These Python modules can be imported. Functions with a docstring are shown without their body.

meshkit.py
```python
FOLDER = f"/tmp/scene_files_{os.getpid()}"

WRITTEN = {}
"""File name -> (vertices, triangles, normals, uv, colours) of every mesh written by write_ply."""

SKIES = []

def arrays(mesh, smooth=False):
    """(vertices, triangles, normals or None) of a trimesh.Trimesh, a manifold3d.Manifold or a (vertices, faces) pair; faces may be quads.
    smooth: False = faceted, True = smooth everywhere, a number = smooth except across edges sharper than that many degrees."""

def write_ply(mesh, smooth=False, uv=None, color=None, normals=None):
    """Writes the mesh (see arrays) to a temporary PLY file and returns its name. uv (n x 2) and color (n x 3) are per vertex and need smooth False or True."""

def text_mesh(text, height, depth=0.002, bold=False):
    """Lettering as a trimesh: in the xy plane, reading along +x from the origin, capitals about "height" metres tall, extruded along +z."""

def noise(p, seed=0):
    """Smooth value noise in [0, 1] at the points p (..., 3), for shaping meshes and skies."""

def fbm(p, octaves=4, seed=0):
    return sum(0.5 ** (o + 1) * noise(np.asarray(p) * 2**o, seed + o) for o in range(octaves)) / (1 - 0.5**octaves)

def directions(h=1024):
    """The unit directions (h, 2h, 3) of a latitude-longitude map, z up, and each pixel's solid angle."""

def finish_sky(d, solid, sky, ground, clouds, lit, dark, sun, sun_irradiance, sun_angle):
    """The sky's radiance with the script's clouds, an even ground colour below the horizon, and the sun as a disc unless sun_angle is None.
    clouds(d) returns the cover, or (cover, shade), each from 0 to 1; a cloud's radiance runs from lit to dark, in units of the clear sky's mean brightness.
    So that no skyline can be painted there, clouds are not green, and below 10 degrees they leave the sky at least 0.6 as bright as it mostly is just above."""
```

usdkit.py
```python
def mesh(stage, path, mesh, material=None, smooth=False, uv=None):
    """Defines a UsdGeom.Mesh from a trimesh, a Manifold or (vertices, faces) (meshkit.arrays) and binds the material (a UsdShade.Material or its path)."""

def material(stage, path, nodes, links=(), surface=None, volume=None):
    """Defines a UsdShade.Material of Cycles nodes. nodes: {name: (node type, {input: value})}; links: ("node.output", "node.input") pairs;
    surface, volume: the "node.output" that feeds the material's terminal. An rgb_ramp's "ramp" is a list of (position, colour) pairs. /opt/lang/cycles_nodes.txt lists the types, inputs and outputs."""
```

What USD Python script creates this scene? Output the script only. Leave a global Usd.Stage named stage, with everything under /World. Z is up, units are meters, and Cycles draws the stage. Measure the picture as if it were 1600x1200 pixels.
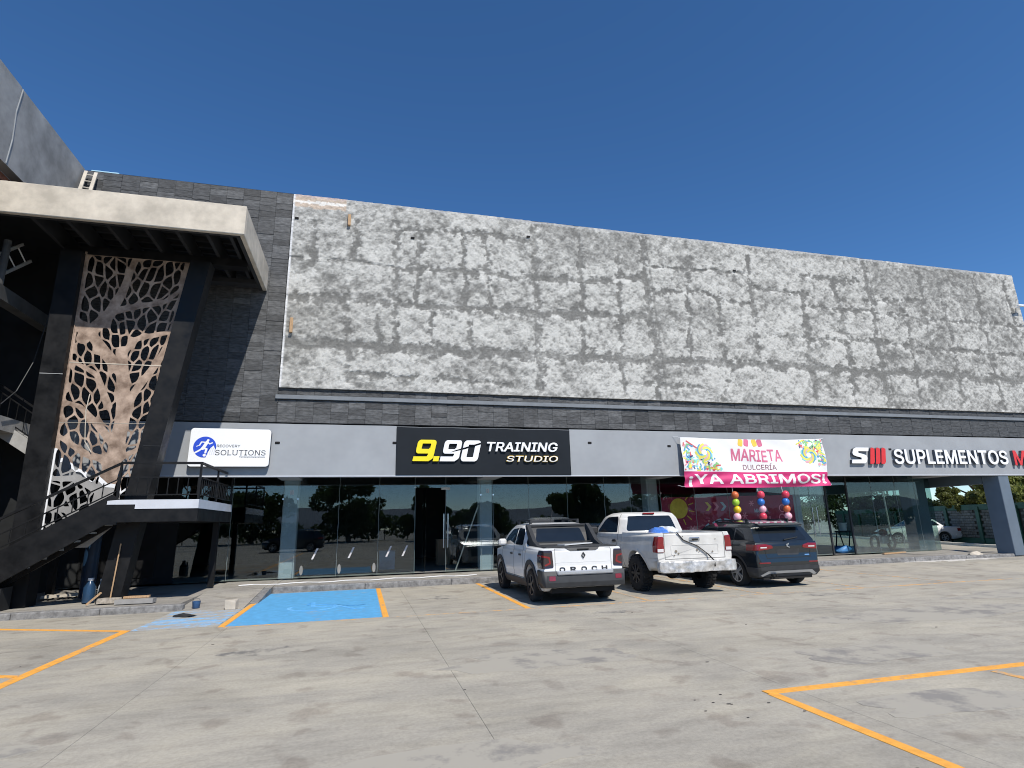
import math, random
import numpy as np, trimesh, usdkit, meshkit
import manifold3d as m3
from shapely.geometry import Polygon, LineString, Point, box as sbox
from shapely.ops import unary_union
from shapely import affinity
from pxr import Usd, UsdGeom, UsdLux, UsdShade, Gf, Sdf, Vt

stage = Usd.Stage.CreateInMemory()
UsdGeom.SetStageUpAxis(stage, UsdGeom.Tokens.z)
UsdGeom.SetStageMetersPerUnit(stage, 1.0)
UsdGeom.Xform.Define(stage, '/World')
UsdGeom.Scope.Define(stage, '/World/Looks')

# ---------------------------------------------------------------- camera, sky, sun, exposure
EYE = np.array([0.0, 0.0, 1.65]); YAW, PITCH, ROLL = math.radians(14.755), 0.24179, -0.023476
fw = np.array([math.sin(YAW)*math.cos(PITCH), math.cos(YAW)*math.cos(PITCH), math.sin(PITCH)])
rt = np.array([math.cos(YAW), -math.sin(YAW), 0.0]); up = np.cross(rt, fw)
rt, up = math.cos(ROLL)*rt + math.sin(ROLL)*up, -math.sin(ROLL)*rt + math.cos(ROLL)*up
cam = UsdGeom.Camera.Define(stage, '/World/camera')
cam.AddTransformOp().Set(Gf.Matrix4d(*rt, 0, *up, 0, *(-fw), 0, *EYE, 1))
cam.CreateHorizontalApertureAttr(36.0); cam.CreateVerticalApertureAttr(27.0)
cam.CreateFocalLengthAttr(886.09/1600*36.0)
cam.CreateClippingRangeAttr(Gf.Vec2f(0.05, 20000))
cam.CreateExposureAttr(0.35)
SUN = np.array([0.262, -1.0, 1.2]); SUN /= np.linalg.norm(SUN)
SKY_STRENGTH, SUN_STRENGTH = 0.115, 1.0
sun_el, sun_rot = math.asin(SUN[2]), math.atan2(SUN[0], SUN[1])
dm = usdkit.material(stage, '/World/Looks/sky_look', {
    'sky': ('sky_texture', {'sky_type': 'single_scattering', 'sun_disc': False, 'sun_elevation': sun_el, 'sun_rotation': sun_rot,
                            'altitude': 1700.0, 'air_density': 1.0, 'aerosol_density': 0.0, 'ozone_density': 6.0}),
    'sat': ('hsv', {'saturation': 1.14}),
    'bg': ('background_shader', {'strength': SKY_STRENGTH})}, [('sky.color', 'sat.color'), ('sat.color', 'bg.color')], surface='bg.background')
dome = UsdLux.DomeLight.Define(stage, '/World/sky')
UsdShade.MaterialBindingAPI.Apply(dome.GetPrim()).Bind(dm)
dome.GetPrim().SetCustomDataByKey('kind', 'structure')
sun = UsdLux.DistantLight.Define(stage, '/World/sun')
sun.CreateNormalizeAttr(True); sun.CreateIntensityAttr(SUN_STRENGTH); sun.CreateAngleAttr(0.53); sun.CreateColorAttr(Gf.Vec3f(1.0, 0.955, 0.88))
zx = np.cross([0, 0, 1.0], SUN); zx /= np.linalg.norm(zx); zy = np.cross(SUN, zx)
sun.AddTransformOp().Set(Gf.Matrix4d(*zx, 0, *zy, 0, *SUN, 0, 0, 0, 20, 1))

# ---------------------------------------------------------------- helpers
used = {}
def numbered(parent, name):
    k = (str(parent), name); n = used.get(k, 0); used[k] = n + 1
    return name if n == 0 else f'{name}_{n:03d}'
def path_of(parent): return '/World' if parent is None else str(parent.GetPath())
def obj(name, mesh, mat, parent=None, smooth=False):
    p = path_of(parent); full = f'{p}/{numbered(p, name)}'
    return usdkit.mesh(stage, full, mesh, mat, smooth=smooth).GetPrim()
def tag(o, label=None, cat=None, group=None, kind=None):
    for k, v in (('label', label), ('category', cat), ('group', group), ('kind', kind)):
        if v: o.SetCustomDataByKey(k, v)
    return o
def thing(name, label, cat, loc=(0, 0, 0), rz=0.0, group=None):
    x = UsdGeom.Xform.Define(stage, '/World/' + numbered('/World', name))
    x.AddTranslateOp().Set(Gf.Vec3d(*map(float, loc))); x.AddRotateZOp().Set(math.degrees(rz))
    return tag(x.GetPrim(), label, cat, group)
def struct(name, mesh, mat, smooth=False): return tag(obj(name, mesh, mat, None, smooth), kind='structure')
def copy_of(src, name, label, cat, loc, rz, group=None):
    r = thing(name, label, cat, loc, rz, group)
    r.GetReferences().AddInternalReference(src.GetPath()); r.SetInstanceable(True)
    return r
def cat(ms): return trimesh.util.concatenate([tm(m) for m in ms])
def tm(m):
    if isinstance(m, trimesh.Trimesh): return m
    v, f, _ = meshkit.arrays(m); return trimesh.Trimesh(v, f, process=False)
def bx(x0, x1, y0, y1, z0, z1):
    m = trimesh.creation.box((x1-x0, y1-y0, z1-z0)); m.apply_translation(((x0+x1)/2, (y0+y1)/2, (z0+z1)/2)); return m
def rbx(x0, x1, y0, y1, z0, z1, r=.01):
    """box with chamfered edges (hull of 24 points)"""
    pts = []
    for sx in (0, 1):
        for sy in (0, 1):
            for sz in (0, 1):
                c = [(x0, x1)[sx], (y0, y1)[sy], (z0, z1)[sz]]; d = [(1, -1)[sx]*r, (1, -1)[sy]*r, (1, -1)[sz]*r]
                for k in range(3):
                    q = list(c)
                    for j in range(3):
                        if j != k: q[j] += d[j]
                    pts.append(q)
    return trimesh.convex.convex_hull(np.array(pts))
def tube(a, b, r, n=8):
    return trimesh.creation.cylinder(radius=r, segment=[a, b], sections=n)
def bar(a, b, w, h, upv=(0, 0, 1)):
    """rectangular bar from a to b"""
    a, b = np.array(a, float), np.array(b, float); d = b-a; L = np.linalg.norm(d); d /= L
    u = np.array(upv, float); s = np.cross(d, u); s /= np.linalg.norm(s); u = np.cross(s, d)
    m = trimesh.creation.box((L, w, h)); T = np.eye(4); T[:3, 0], T[:3, 1], T[:3, 2], T[:3, 3] = d, s, u, (a+b)/2
    m.apply_transform(T); return m
def polyline(pts, r, n=6): return cat([tube(pts[i], pts[i+1], r, n) for i in range(len(pts)-1)])
def extr(poly, depth):
    """shapely polygon(s) -> trimesh extruded in +z"""
    gs = [g for g in getattr(poly, 'geoms', [poly]) if g.geom_type == 'Polygon' and g.area > 1e-7]
    return trimesh.util.concatenate([trimesh.creation.extrude_polygon(g, depth, engine='earcut') for g in gs])
def xz(m, y):
    """flat piece modelled in (x,y)+z depth -> stands in the xz plane at y, front towards -y"""
    v = m.vertices; return trimesh.Trimesh(np.stack([v[:, 0], y - v[:, 2], v[:, 1]], 1), m.faces, process=False)
def at(m, x=0, y=0, z=0): m = m.copy(); m.apply_translation((x, y, z)); return m
def shear(m, k):
    m = m.copy(); m.vertices[:, 0] += k*m.vertices[:, 1]; return m
def fit(m, x0, x1, z0, z1):
    m = m.copy(); b = m.bounds
    m.vertices[:, 0] = x0 + (m.vertices[:, 0]-b[0, 0])*(x1-x0)/(b[1, 0]-b[0, 0])
    m.vertices[:, 1] = z0 + (m.vertices[:, 1]-b[0, 1])*(z1-z0)/(b[1, 1]-b[0, 1]); return m
def word(text, x0, x1, z0, z1, y, depth=.01, bold=True, sh=0.0):
    m = meshkit.text_mesh(text, 1.0, 1.0, bold); m.vertices[:, 2] = m.vertices[:, 2]*depth
    return xz(fit(shear(m, sh), x0, x1, z0, z1), y)
def letters(parent, mat, m, name='letter'):
    ps = sorted(m.split(only_watertight=False), key=lambda q: q.bounds[0, 0])
    return [obj(name, q, mat, parent) for q in ps]
def prism(pts, y0, y1):
    """polygon in (x,z) extruded from y0 to y1"""
    p = pts if hasattr(pts, 'area') else Polygon(pts)
    return xz(extr(p, y1-y0), y1)
def side_prism(pts, x0, x1):
    """polygon in (y,z) extruded from x0 to x1"""
    p = pts if hasattr(pts, 'area') else Polygon(pts); m = extr(p, x1-x0); v = m.vertices
    return trimesh.Trimesh(np.stack([v[:, 2]+x0, v[:, 0], v[:, 1]], 1), m.faces, process=False)
def slab(pts, z0, z1):
    p = pts if hasattr(pts, 'area') else Polygon(pts); return at(extr(p, z1-z0), 0, 0, z0)

# ---------------------------------------------------------------- materials
def M(name, col, rough=.7, var=.15, scale=3.0, bump=0.0, bscale=40.0, spec=.4, metal=0.0, coat=0.0, stretch=(1, 1, 1), rand=0.0, rough_var=0.0, detail=6.0, col2=None, edge=(.35, .65), trans=None):
    n = {'geo': ('geometry', {}), 'map': ('mapping', {'scale': stretch}),
         'n1': ('noise_texture', {'scale': scale, 'detail': detail, 'roughness': .62}),
         'rmp': ('rgb_ramp', {'ramp': [(edge[0], [max(0, c*(1-var)) for c in col]), (edge[1], [c*(1+var) for c in (col2 or col)])]}),
         'p': ('principled_bsdf', {'roughness': rough, 'specular_ior_level': spec, 'metallic': metal, 'coat_weight': coat})}
    l = [('geo.position', 'map.vector'), ('map.vector', 'n1.vector'), ('n1.fac', 'rmp.fac')]
    out = 'rmp.color'
    if rand:
        n['oi'] = ('object_info', {}); n['add'] = ('math', {'math_type': 'add'}); n['fr'] = ('math', {'math_type': 'fraction'})
        n['mr'] = ('map_range', {'from_min': 0.0, 'from_max': 1.0, 'to_min': 1-rand, 'to_max': 1+rand})
        n['cc'] = ('combine_color', {}); n['mul'] = ('mix', {'mix_type': 'multiply', 'fac': 1.0})
        l += [('oi.random', 'add.value1'), ('geo.random_per_island', 'add.value2'), ('add.value', 'fr.value1'), ('fr.value', 'mr.value'),
              ('mr.result', 'cc.r'), ('mr.result', 'cc.g'), ('mr.result', 'cc.b'), (out, 'mul.color1'), ('cc.color', 'mul.color2')]
        out = 'mul.color'
    if rough_var:
        n['rr'] = ('map_range', {'from_min': .3, 'from_max': .7, 'to_min': rough-rough_var, 'to_max': rough+rough_var}); l += [('n1.fac', 'rr.value'), ('rr.result', 'p.roughness')]
    l.append((out, 'p.base_color'))
    if bump:
        n['n2'] = ('noise_texture', {'scale': bscale, 'detail': 4.0, 'roughness': .6}); n['b'] = ('bump', {'strength': bump, 'distance': .01})
        l += [('map.vector', 'n2.vector'), ('n2.fac', 'b.height'), ('b.normal', 'p.normal')]
    surf = 'p.BSDF'
    if trans:
        n['t'] = ('translucent_bsdf', {'color': trans}); n['mx'] = ('mix_closure', {'fac': .35}); l += [('p.BSDF', 'mx.closure1'), ('t.BSDF', 'mx.closure2')]; surf = 'mx.closure'
    return usdkit.material(stage, '/World/Looks/' + name, n, l, surface=surf)

def ground_mat(name, base, warm, dark, seed, streak=1.0):
    """trowelled, stained, dusty concrete"""
    n = {'geo': ('geometry', {}), 'off': ('mapping', {'location': (seed*7.3, seed*3.1, 0)}),
         'st': ('mapping', {'scale': (.45, 1.1, 1)}), 'st2': ('mapping', {'scale': (1.1, 3.2, 1)}),
         'a': ('noise_texture', {'scale': .55, 'detail': 7.0, 'roughness': .6}), 'b': ('noise_texture', {'scale': 1.1, 'detail': 7.0, 'roughness': .66, 'distortion': .6}),
         'c': ('noise_texture', {'scale': 26.0, 'detail': 5.0, 'roughness': .75}), 'd': ('noise_texture', {'scale': 1.6, 'detail': 5.0, 'roughness': .6}),
         'g': ('noise_texture', {'scale': 130.0, 'detail': 3.0, 'roughness': .8}), 'k': ('noise_texture', {'scale': 2.1, 'detail': 4.0, 'roughness': .5, 'distortion': .3}),
         'oi': ('object_info', {}),
         'ra': ('rgb_ramp', {'ramp': [(.30, [c*.80 for c in base]), (.5, base), (.72, warm)]}),
         'rb': ('rgb_ramp', {'ramp': [(.30, (.81, .815, .83)), (.47, (.97, .97, .975)), (.55, (1.02, 1.015, 1.0)), (.7, (1.10, 1.09, 1.06))]}),
         'rc': ('rgb_ramp', {'ramp': [(.3, (.82, .82, .82)), (.6, (1.06, 1.06, 1.06))]}),
         'rd': ('rgb_ramp', {'ramp': [(.36, (.90, .895, .89)), (.5, (1, 1, 1)), (.66, (1.06, 1.055, 1.045))]}),
         'rg': ('rgb_ramp', {'ramp': [(.26, (.55, .54, .53)), (.42, (.97, .97, .97)), (.72, (1.18, 1.18, 1.16))]}),
         'rk': ('rgb_ramp', {'ramp': [(.58, (1, 1, 1)), (.66, dark)]}),
         'mo': ('map_range', {'from_min': 0.0, 'from_max': 1.0, 'to_min': .95, 'to_max': 1.05}), 'co': ('combine_color', {}),
         'm1': ('mix', {'mix_type': 'multiply', 'fac': 1.0}), 'm2': ('mix', {'mix_type': 'multiply', 'fac': 1.0}), 'm3': ('mix', {'mix_type': 'multiply', 'fac': 1.0}),
         'm4': ('mix', {'mix_type': 'multiply', 'fac': 1.0}), 'm5': ('mix', {'mix_type': 'multiply', 'fac': 1.0}), 'm6': ('mix', {'mix_type': 'multiply', 'fac': 1.0}),
         'bp': ('bump', {'strength': .25, 'distance': .006}), 'p': ('principled_bsdf', {'roughness': .82, 'specular_ior_level': .3})}
    l = [('geo.position', 'off.vector'), ('off.vector', 'st.vector'), ('off.vector', 'st2.vector'), ('off.vector', 'a.vector'), ('st.vector', 'b.vector'), ('st2.vector', 'd.vector'),
         ('off.vector', 'c.vector'), ('off.vector', 'g.vector'), ('off.vector', 'k.vector'),
         ('a.fac', 'ra.fac'), ('b.fac', 'rb.fac'), ('c.fac', 'rc.fac'), ('d.fac', 'rd.fac'), ('g.fac', 'rg.fac'), ('k.fac', 'rk.fac'),
         ('ra.color', 'm1.color1'), ('rb.color', 'm1.color2'), ('m1.color', 'm2.color1'), ('rc.color', 'm2.color2'), ('m2.color', 'm3.color1'), ('rd.color', 'm3.color2'),
         ('m3.color', 'm4.color1'), ('rg.color', 'm4.color2'), ('m4.color', 'm5.color1'), ('rk.color', 'm5.color2'),
         ('oi.random', 'mo.value'), ('mo.result', 'co.r'), ('mo.result', 'co.g'), ('mo.result', 'co.b'), ('m5.color', 'm6.color1'), ('co.color', 'm6.color2'),
         ('m6.color', 'p.base_color'), ('c.fac', 'bp.height'), ('bp.normal', 'p.normal')]
    return usdkit.material(stage, '/World/Looks/' + name, n, l, surface='p.BSDF')

def paint_mat(name, col, under, wear, scale=9.0):
    """road paint worn through to the concrete"""
    n = {'geo': ('geometry', {}), 'a': ('noise_texture', {'scale': scale, 'detail': 8.0, 'roughness': .72}), 'b': ('noise_texture', {'scale': .9, 'detail': 4.0}),
         'c': ('noise_texture', {'scale': 60.0, 'detail': 3.0}), 'sm': ('math', {'math_type': 'multiply_add', 'value2': .55}),
         'r': ('rgb_ramp', {'ramp': [(wear-.05, (0, 0, 0)), (wear+.09, (1, 1, 1))]}),
         'tone': ('rgb_ramp', {'ramp': [(.3, [x*.8 for x in col]), (.65, [x*1.12 for x in col])]}),
         'mx': ('mix', {'mix_type': 'mix', 'color1': under}), 'p': ('principled_bsdf', {'roughness': .7, 'specular_ior_level': .3}), 'bp': ('bump', {'strength': .2, 'distance': .004})}
    l = [('geo.position', 'a.vector'), ('geo.position', 'b.vector'), ('geo.position', 'c.vector'), ('b.fac', 'sm.value1'), ('a.fac', 'sm.value3'), ('sm.value', 'r.fac'),
         ('a.fac', 'tone.fac'), ('r.color', 'mx.fac'), ('tone.color', 'mx.color2'), ('mx.color', 'p.base_color'), ('c.fac', 'bp.height'), ('bp.normal', 'p.normal')]
    return usdkit.material(stage, '/World/Looks/' + name, n, l, surface='p.BSDF')

def pane_mat(name, ior, tint, dust=0.0):
    n = {'f': ('layer_weight', {'blend': .5}), 'pw': ('math', {'math_type': 'power', 'value2': 5.0}), 'ma': ('math', {'math_type': 'multiply_add', 'value2': 1-ior, 'value3': ior}),
         't': ('transparent_bsdf', {'color': tint}), 'g': ('glossy_bsdf', {'color': (.92, .97, 1.0), 'roughness': .0}), 'm': ('mix_closure', {})}
    l = [('f.facing', 'pw.value1'), ('pw.value', 'ma.value1'), ('ma.value', 'm.fac'), ('t.BSDF', 'm.closure1'), ('g.BSDF', 'm.closure2')]; s = 'm.closure'
    if dust:
        n['geo'] = ('geometry', {}); n['xyz'] = ('separate_xyz', {}); n['h'] = ('map_range', {'from_min': .2, 'from_max': 1.0, 'to_min': dust, 'to_max': .0, 'clamp': True})
        n['nz'] = ('noise_texture', {'scale': 2.5, 'detail': 6.0}); n['mu'] = ('math', {'math_type': 'multiply'}); n['d'] = ('diffuse_bsdf', {'color': (.5, .5, .47)}); n['m2'] = ('mix_closure', {})
        l += [('geo.position', 'xyz.vector'), ('xyz.z', 'h.value'), ('geo.position', 'nz.vector'), ('h.result', 'mu.value1'), ('nz.fac', 'mu.value2'), ('mu.value', 'm2.fac'), ('m.closure', 'm2.closure1'), ('d.BSDF', 'm2.closure2')]; s = 'm2.closure'
    return usdkit.material(stage, '/World/Looks/' + name, n, l, surface=s)

CON = (.372, .343, .288)
m_ground = ground_mat('lot_concrete', CON, (.425, .388, .318), (.80, .775, .77), 1)
m_walk = ground_mat('walk_concrete', (.31, .29, .26), (.36, .335, .29), (.75, .74, .73), 5)
m_kerb = M('kerb_concrete', (.20, .195, .19), .9, .35, 9, .5, 60)
m_joint = M('joint_dirt', (.19, .175, .155), .95, .3, 8)
m_orange = paint_mat('orange_line', (.80, .37, .065), (.33, .29, .24), .60)
m_orange_worn = paint_mat('worn_orange_line', (.66, .34, .10), (.36, .325, .27), .79)
m_blue = paint_mat('blue_stall', (.10, .345, .61), (.24, .36, .48), .60, 5)
m_blue_worn = paint_mat('worn_blue_hatch', (.20, .42, .66), (.34, .335, .33), .78, 6)
m_blue_wash = paint_mat('blue_wash', (.30, .42, .55), CON, .80, 2.5)
m_fascia = M('fascia_grey', (.295, .308, .322), .75, .07, 1.0, .08, 90)
m_colm = M('column_grey', (.30, .34, .38), .75, .06, 2)
m_colblue = M('column_bluegrey', (.115, .148, .185), .7, .06, 2)
m_tile = M('stone_tile', (.072, .073, .074), .62, .45, 6, .5, 30, rand=.42, stretch=(1, 1, 3.5))
m_gap = M('joint_black', (.012, .012, .012), .95, .2)
m_strip = M('ledge_grey', (.17, .185, .20), .7, .1)
m_cream = M('canopy_concrete', (.52, .465, .385), .85, .20, 1.8, .2, 50, detail=8)
m_wing = M('wing_concrete', (.33, .322, .308), .85, .28, 1.1, .2, 40, detail=8)
m_black = M('black_paint', (.008, .008, .0085), .5, .4, 3, .1, 30, rough_var=.12, spec=.25)
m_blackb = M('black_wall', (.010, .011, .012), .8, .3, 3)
m_steel = M('rust_steel', (.24, .165, .12), .65, .28, 3.2, .15, 40, spec=.3, col2=(.36, .27, .21), detail=9)
m_plaingrey = M('grey_primer', (.30, .29, .275), .6, .14, 3)
m_white = M('white_paint', (.78, .78, .78), .5, .03)
m_whiteb = M('white_band', (.52, .54, .58), .6, .06, 3)
m_brick = M('red_brick', (.26, .10, .06), .9, .3, 8, .3, 40, rand=.2)
m_wood = M('raw_wood', (.42, .27, .15), .8, .25, 8, stretch=(8, 8, 1))
m_alu = M('aluminium', (.55, .54, .52), .45, .1, 5, metal=.6)
m_chrome = M('brushed_steel', (.75, .75, .75), .22, .05, metal=1.0)
m_pane = pane_mat('shop_glass', .052, (.90, .95, .94))
m_pane2 = pane_mat('dusty_shop_glass', .045, (.74, .82, .80), .22)
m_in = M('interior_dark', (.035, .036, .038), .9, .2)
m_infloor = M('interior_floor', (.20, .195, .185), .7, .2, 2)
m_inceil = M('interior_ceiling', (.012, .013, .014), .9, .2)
m_tyre = M('tyre_rubber', (.018, .018, .018), .85, .3, 12)
m_blackplastic = M('black_plastic', (.030, .031, .033), .55, .2, 6)
m_darkglass = M('car_glass', (.012, .015, .018), .04, .1, spec=.7)
m_redlamp = M('red_lamp', (.20, .008, .010), .12, .15, 20, spec=.6, coat=.6)
m_darklamp = M('smoked_lamp', (.03, .02, .022), .1, .1, spec=.6, coat=.6)
m_clearlamp = M('clear_lamp', (.6, .58, .58), .15, .1, spec=.6)
m_leafd = M('leaf_dark', (.05, .072, .024), .55, .5, 1.2, rand=.5, trans=(.06, .10, .015))
m_leafy = M('leaf_olive', (.135, .15, .04), .55, .4, 1.2, rand=.5, trans=(.22, .24, .05))
m_bark = M('bark', (.10, .075, .055), .9, .3, 8, .5, 20)
# ---------------------------------------------------------------- ground, kerbs, markings
SW = .20      # sidewalk level at the shop fronts
base = struct('ground', bx(-300, 300, -300, 300, -.30, -.035), M('far_ground', (.30, .28, .24), .9, .25, .3))
lot = tag(stage.DefinePrim('/World/parking_lot', 'Xform'), kind='structure')
xs = [-22, -18.5, -14.5, -10.4, -6.3, -2.2, 1.08, 4.2, 8.3, 12.4, 16.5, 20.6, 24.7, 28.8, 33, 40]
ys = [-14, 2.0, 17.02]
for i in range(len(xs)-1):
    for j in range(len(ys)-1):
        g = .0018
        obj('concrete_slab', bx(xs[i]+g, xs[i+1]-g, ys[j]+g, ys[j+1]-g, -.03, 0.0), m_ground, lot)
for i in range(6):   # the side street to the right of the building
    obj('concrete_slab', bx(24.6+i*4.1, 28.7+i*4.1-.01, 17.03, 26, -.03, 0.0), m_ground, lot)
    obj('concrete_slab', bx(24.6+i*4.1, 28.7+i*4.1-.01, 26.01, 42, -.03, 0.0), m_ground, lot)
struct('joint_base', bx(-22, 49, -14, 42, -.034, -.006), m_joint)

Z1 = .004
def line(a, b, w=.10, mat=m_orange, z=Z1, name='parking_line', label=None):
    a, b = np.array(a, float), np.array(b, float); d = b-a; d /= np.linalg.norm(d); n = np.array([-d[1], d[0]])*w/2
    p = Polygon([a+n, b+n, b-n, a-n]); return tag(obj(name, slab(p, .0005, z), mat), kind='structure')
line((-2.33, 11.68), (-2.33, 15.9), .11)
for x in (.51, 3.30): line((x, 11.68), (x, 17.0), .11)
for x in (5.98, 8.78, 11.55, 14.3): line((x, 11.68), (x, 16.95), .10, m_orange_worn)
line((-2.28, 11.62), (32, 11.58), .07, m_orange_worn)
line((-3.88, 11.82), (-3.88, -6), .14)
line((-3.82, 11.84), (-8.9, 14.28), .10, z=.0075)
line((-3.95, 8.70), (-14, 13.6), .10, z=.0075)
line((3.86, 5.27), (22, 5.20), .11, z=.0075)
line((3.90, 5.22), (3.90, -6), .11)
for x in (6.62, 9.4, 12.2): line((x, 5.15), (x, -4), .10, m_orange_worn)
tag(obj('accessible_bay_paint', slab([(-2.26, 11.70), (.44, 11.70), (.44, 16.93), (-2.26, 16.93)], .0005, .004), m_blue), kind='structure')
m_blue_light = paint_mat('pale_symbol', (.20, .50, .80), (.10, .36, .70), .80, 9)
m_blue_dark = paint_mat('dark_symbol', (.03, .15, .32), (.09, .34, .68), .78, 9)
sym = unary_union([Point(-.95, 13.65).buffer(.52).difference(Point(-.95, 13.65).buffer(.44)).difference(sbox(-1.5, 13.9, -1.0, 14.6)), LineString([(-1.0, 14.5), (-.95, 13.75), (-.4, 13.7), (-.1, 13.1), (.1, 13.15)]).buffer(.045)])
tag(obj('wheelchair_symbol', slab(sym, .0045, .008), m_blue_light), kind='structure')
tag(obj('wheelchair_symbol', slab(unary_union([LineString([(-.72, 14.05), (-.62, 14.02), (-.1, 13.55), (.12, 13.62)]).buffer(.03), LineString([(-1.08, 14.05), (-1.06, 14.4)]).buffer(.03)]), .0045, .0085), m_blue_dark), kind='structure')
tag(obj('blue_wash', slab([(-3.8, 11.85), (-2.42, 11.85), (-2.42, 14.15), (-3.8, 14.15)], .0005, .0035), m_blue_wash), kind='structure')
for k in range(6):   # blue hatch of the access aisle
    y0 = 11.95+k*.45
    tag(obj('hatch_stripe', slab(Polygon([(-3.75, y0-.12), (-2.42, y0+.10), (-2.42, y0+.32), (-3.75, y0+.10)]), .0005, .0075), m_blue_worn), kind='structure')

m_oil = paint_mat('oil_stain', (.17, .16, .145), CON, .81, 3.5); m_oil2 = paint_mat('tyre_smudge', (.22, .205, .185), CON, .82, 2.2)
gs_ = np.random.default_rng(9)
def blotch(x, y, rx, ry, mat, z):
    an = np.linspace(0, 2*math.pi, 28, endpoint=False); k = 1+.28*gs_.normal(size=28); k = np.clip((k+np.roll(k, 1)+np.roll(k, -1))/3, .5, 1.5)
    tag(obj('ground_stain', slab(Polygon(np.c_[x+rx*np.cos(an)*k, y+ry*np.sin(an)*k]).buffer(0), .0005, z), mat), kind='structure')
for i, (x, y, rx, ry) in enumerate(((1.9, 14.2, .45, .35), (7.3, 12.4, .5, .3), (9.9, 11.0, .6, .25), (12.9, 13.8, .5, .4), (4.6, 10.6, .35, .2), (-1.2, 9.2, .5, .3))): blotch(x, y, rx, ry, m_oil, .0032+i*.00005)
for i, (x, y, rx, ry) in enumerate(((2.2, 7.4, 1.3, .5), (9.5, 8.3, 2.2, .6), (6.2, 6.3, 1.1, .45), (-3.0, 5.6, .9, .4), (14, 9.6, 2.6, .5), (1.0, 4.6, .8, .3), (5.3, 4.5, .9, .35))): blotch(x, y, rx, ry, m_oil2, .0022+i*.0001)
m_spot = M('gum_spot', (.06, .055, .05), .9, .3)
for i in range(30):
    x, y = (3.2+gs_.normal()*.35, 5.0+gs_.normal()*.3) if i < 9 else (gs_.uniform(-5, 16), gs_.uniform(3, 11)); r_s = gs_.uniform(.006, .017)
    tag(obj('gum_spot', slab(affinity.scale(Point(x, y).buffer(r_s, 3), 1.4, .8), .0005, .0044), m_spot), kind='structure')
# sidewalk: main strip along the shops, wider to the left, ramped at the access aisle
def surf(quad, mat, name, skirt=.3):
    """sloping sheet from 4+ corner points (x,y,z) with skirt walls down"""
    q = np.array(quad, float); n = len(q); v = np.vstack([q, np.c_[q[:, :2], np.full(n, -skirt+.2)]]); f = []
    for i in range(1, n-1): f += [[0, i, i+1], [n, n+i+1, n+i]]
    for i in range(n): j = (i+1) % n; f += [[i, n+i, n+j], [i, n+j, j]]
    return struct(name, trimesh.Trimesh(v, f, process=False), mat)
def kerbstone(x0, x1, y0, y1, z):
    return trimesh.util.concatenate([rbx(x0, x1, y0, y1, -.03, z, .02)])
k1 = tag(stage.DefinePrim('/World/kerb', 'Xform'), kind='structure')
x = -2.24; rng = random.Random(4)
while x < 24:
    L = 2.4
    if x < 21: obj('kerb_block', kerbstone(x, min(x+L-.008, 24), 17.06, 17.30, .155+rng.uniform(-.004, .004)), m_kerb, k1)
    else: obj('kerb_block', kerbstone(x, x+L-.008, 17.06, 17.30, max(.05, .155-(x-20)*.025)), m_kerb, k1)
    x += L
x = -13.0
while x < -3.7:
    obj('kerb_block', kerbstone(x, x+1.55, 14.30, 14.52, .135+rng.uniform(-.004, .004)), m_kerb, k1); x += 1.56
obj('kerb_block', side_prism([(14.9, -.03), (17.06, -.03), (17.06, .155), (16.6, .15), (14.9, .02)], -2.42, -2.24), m_kerb, k1)
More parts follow.
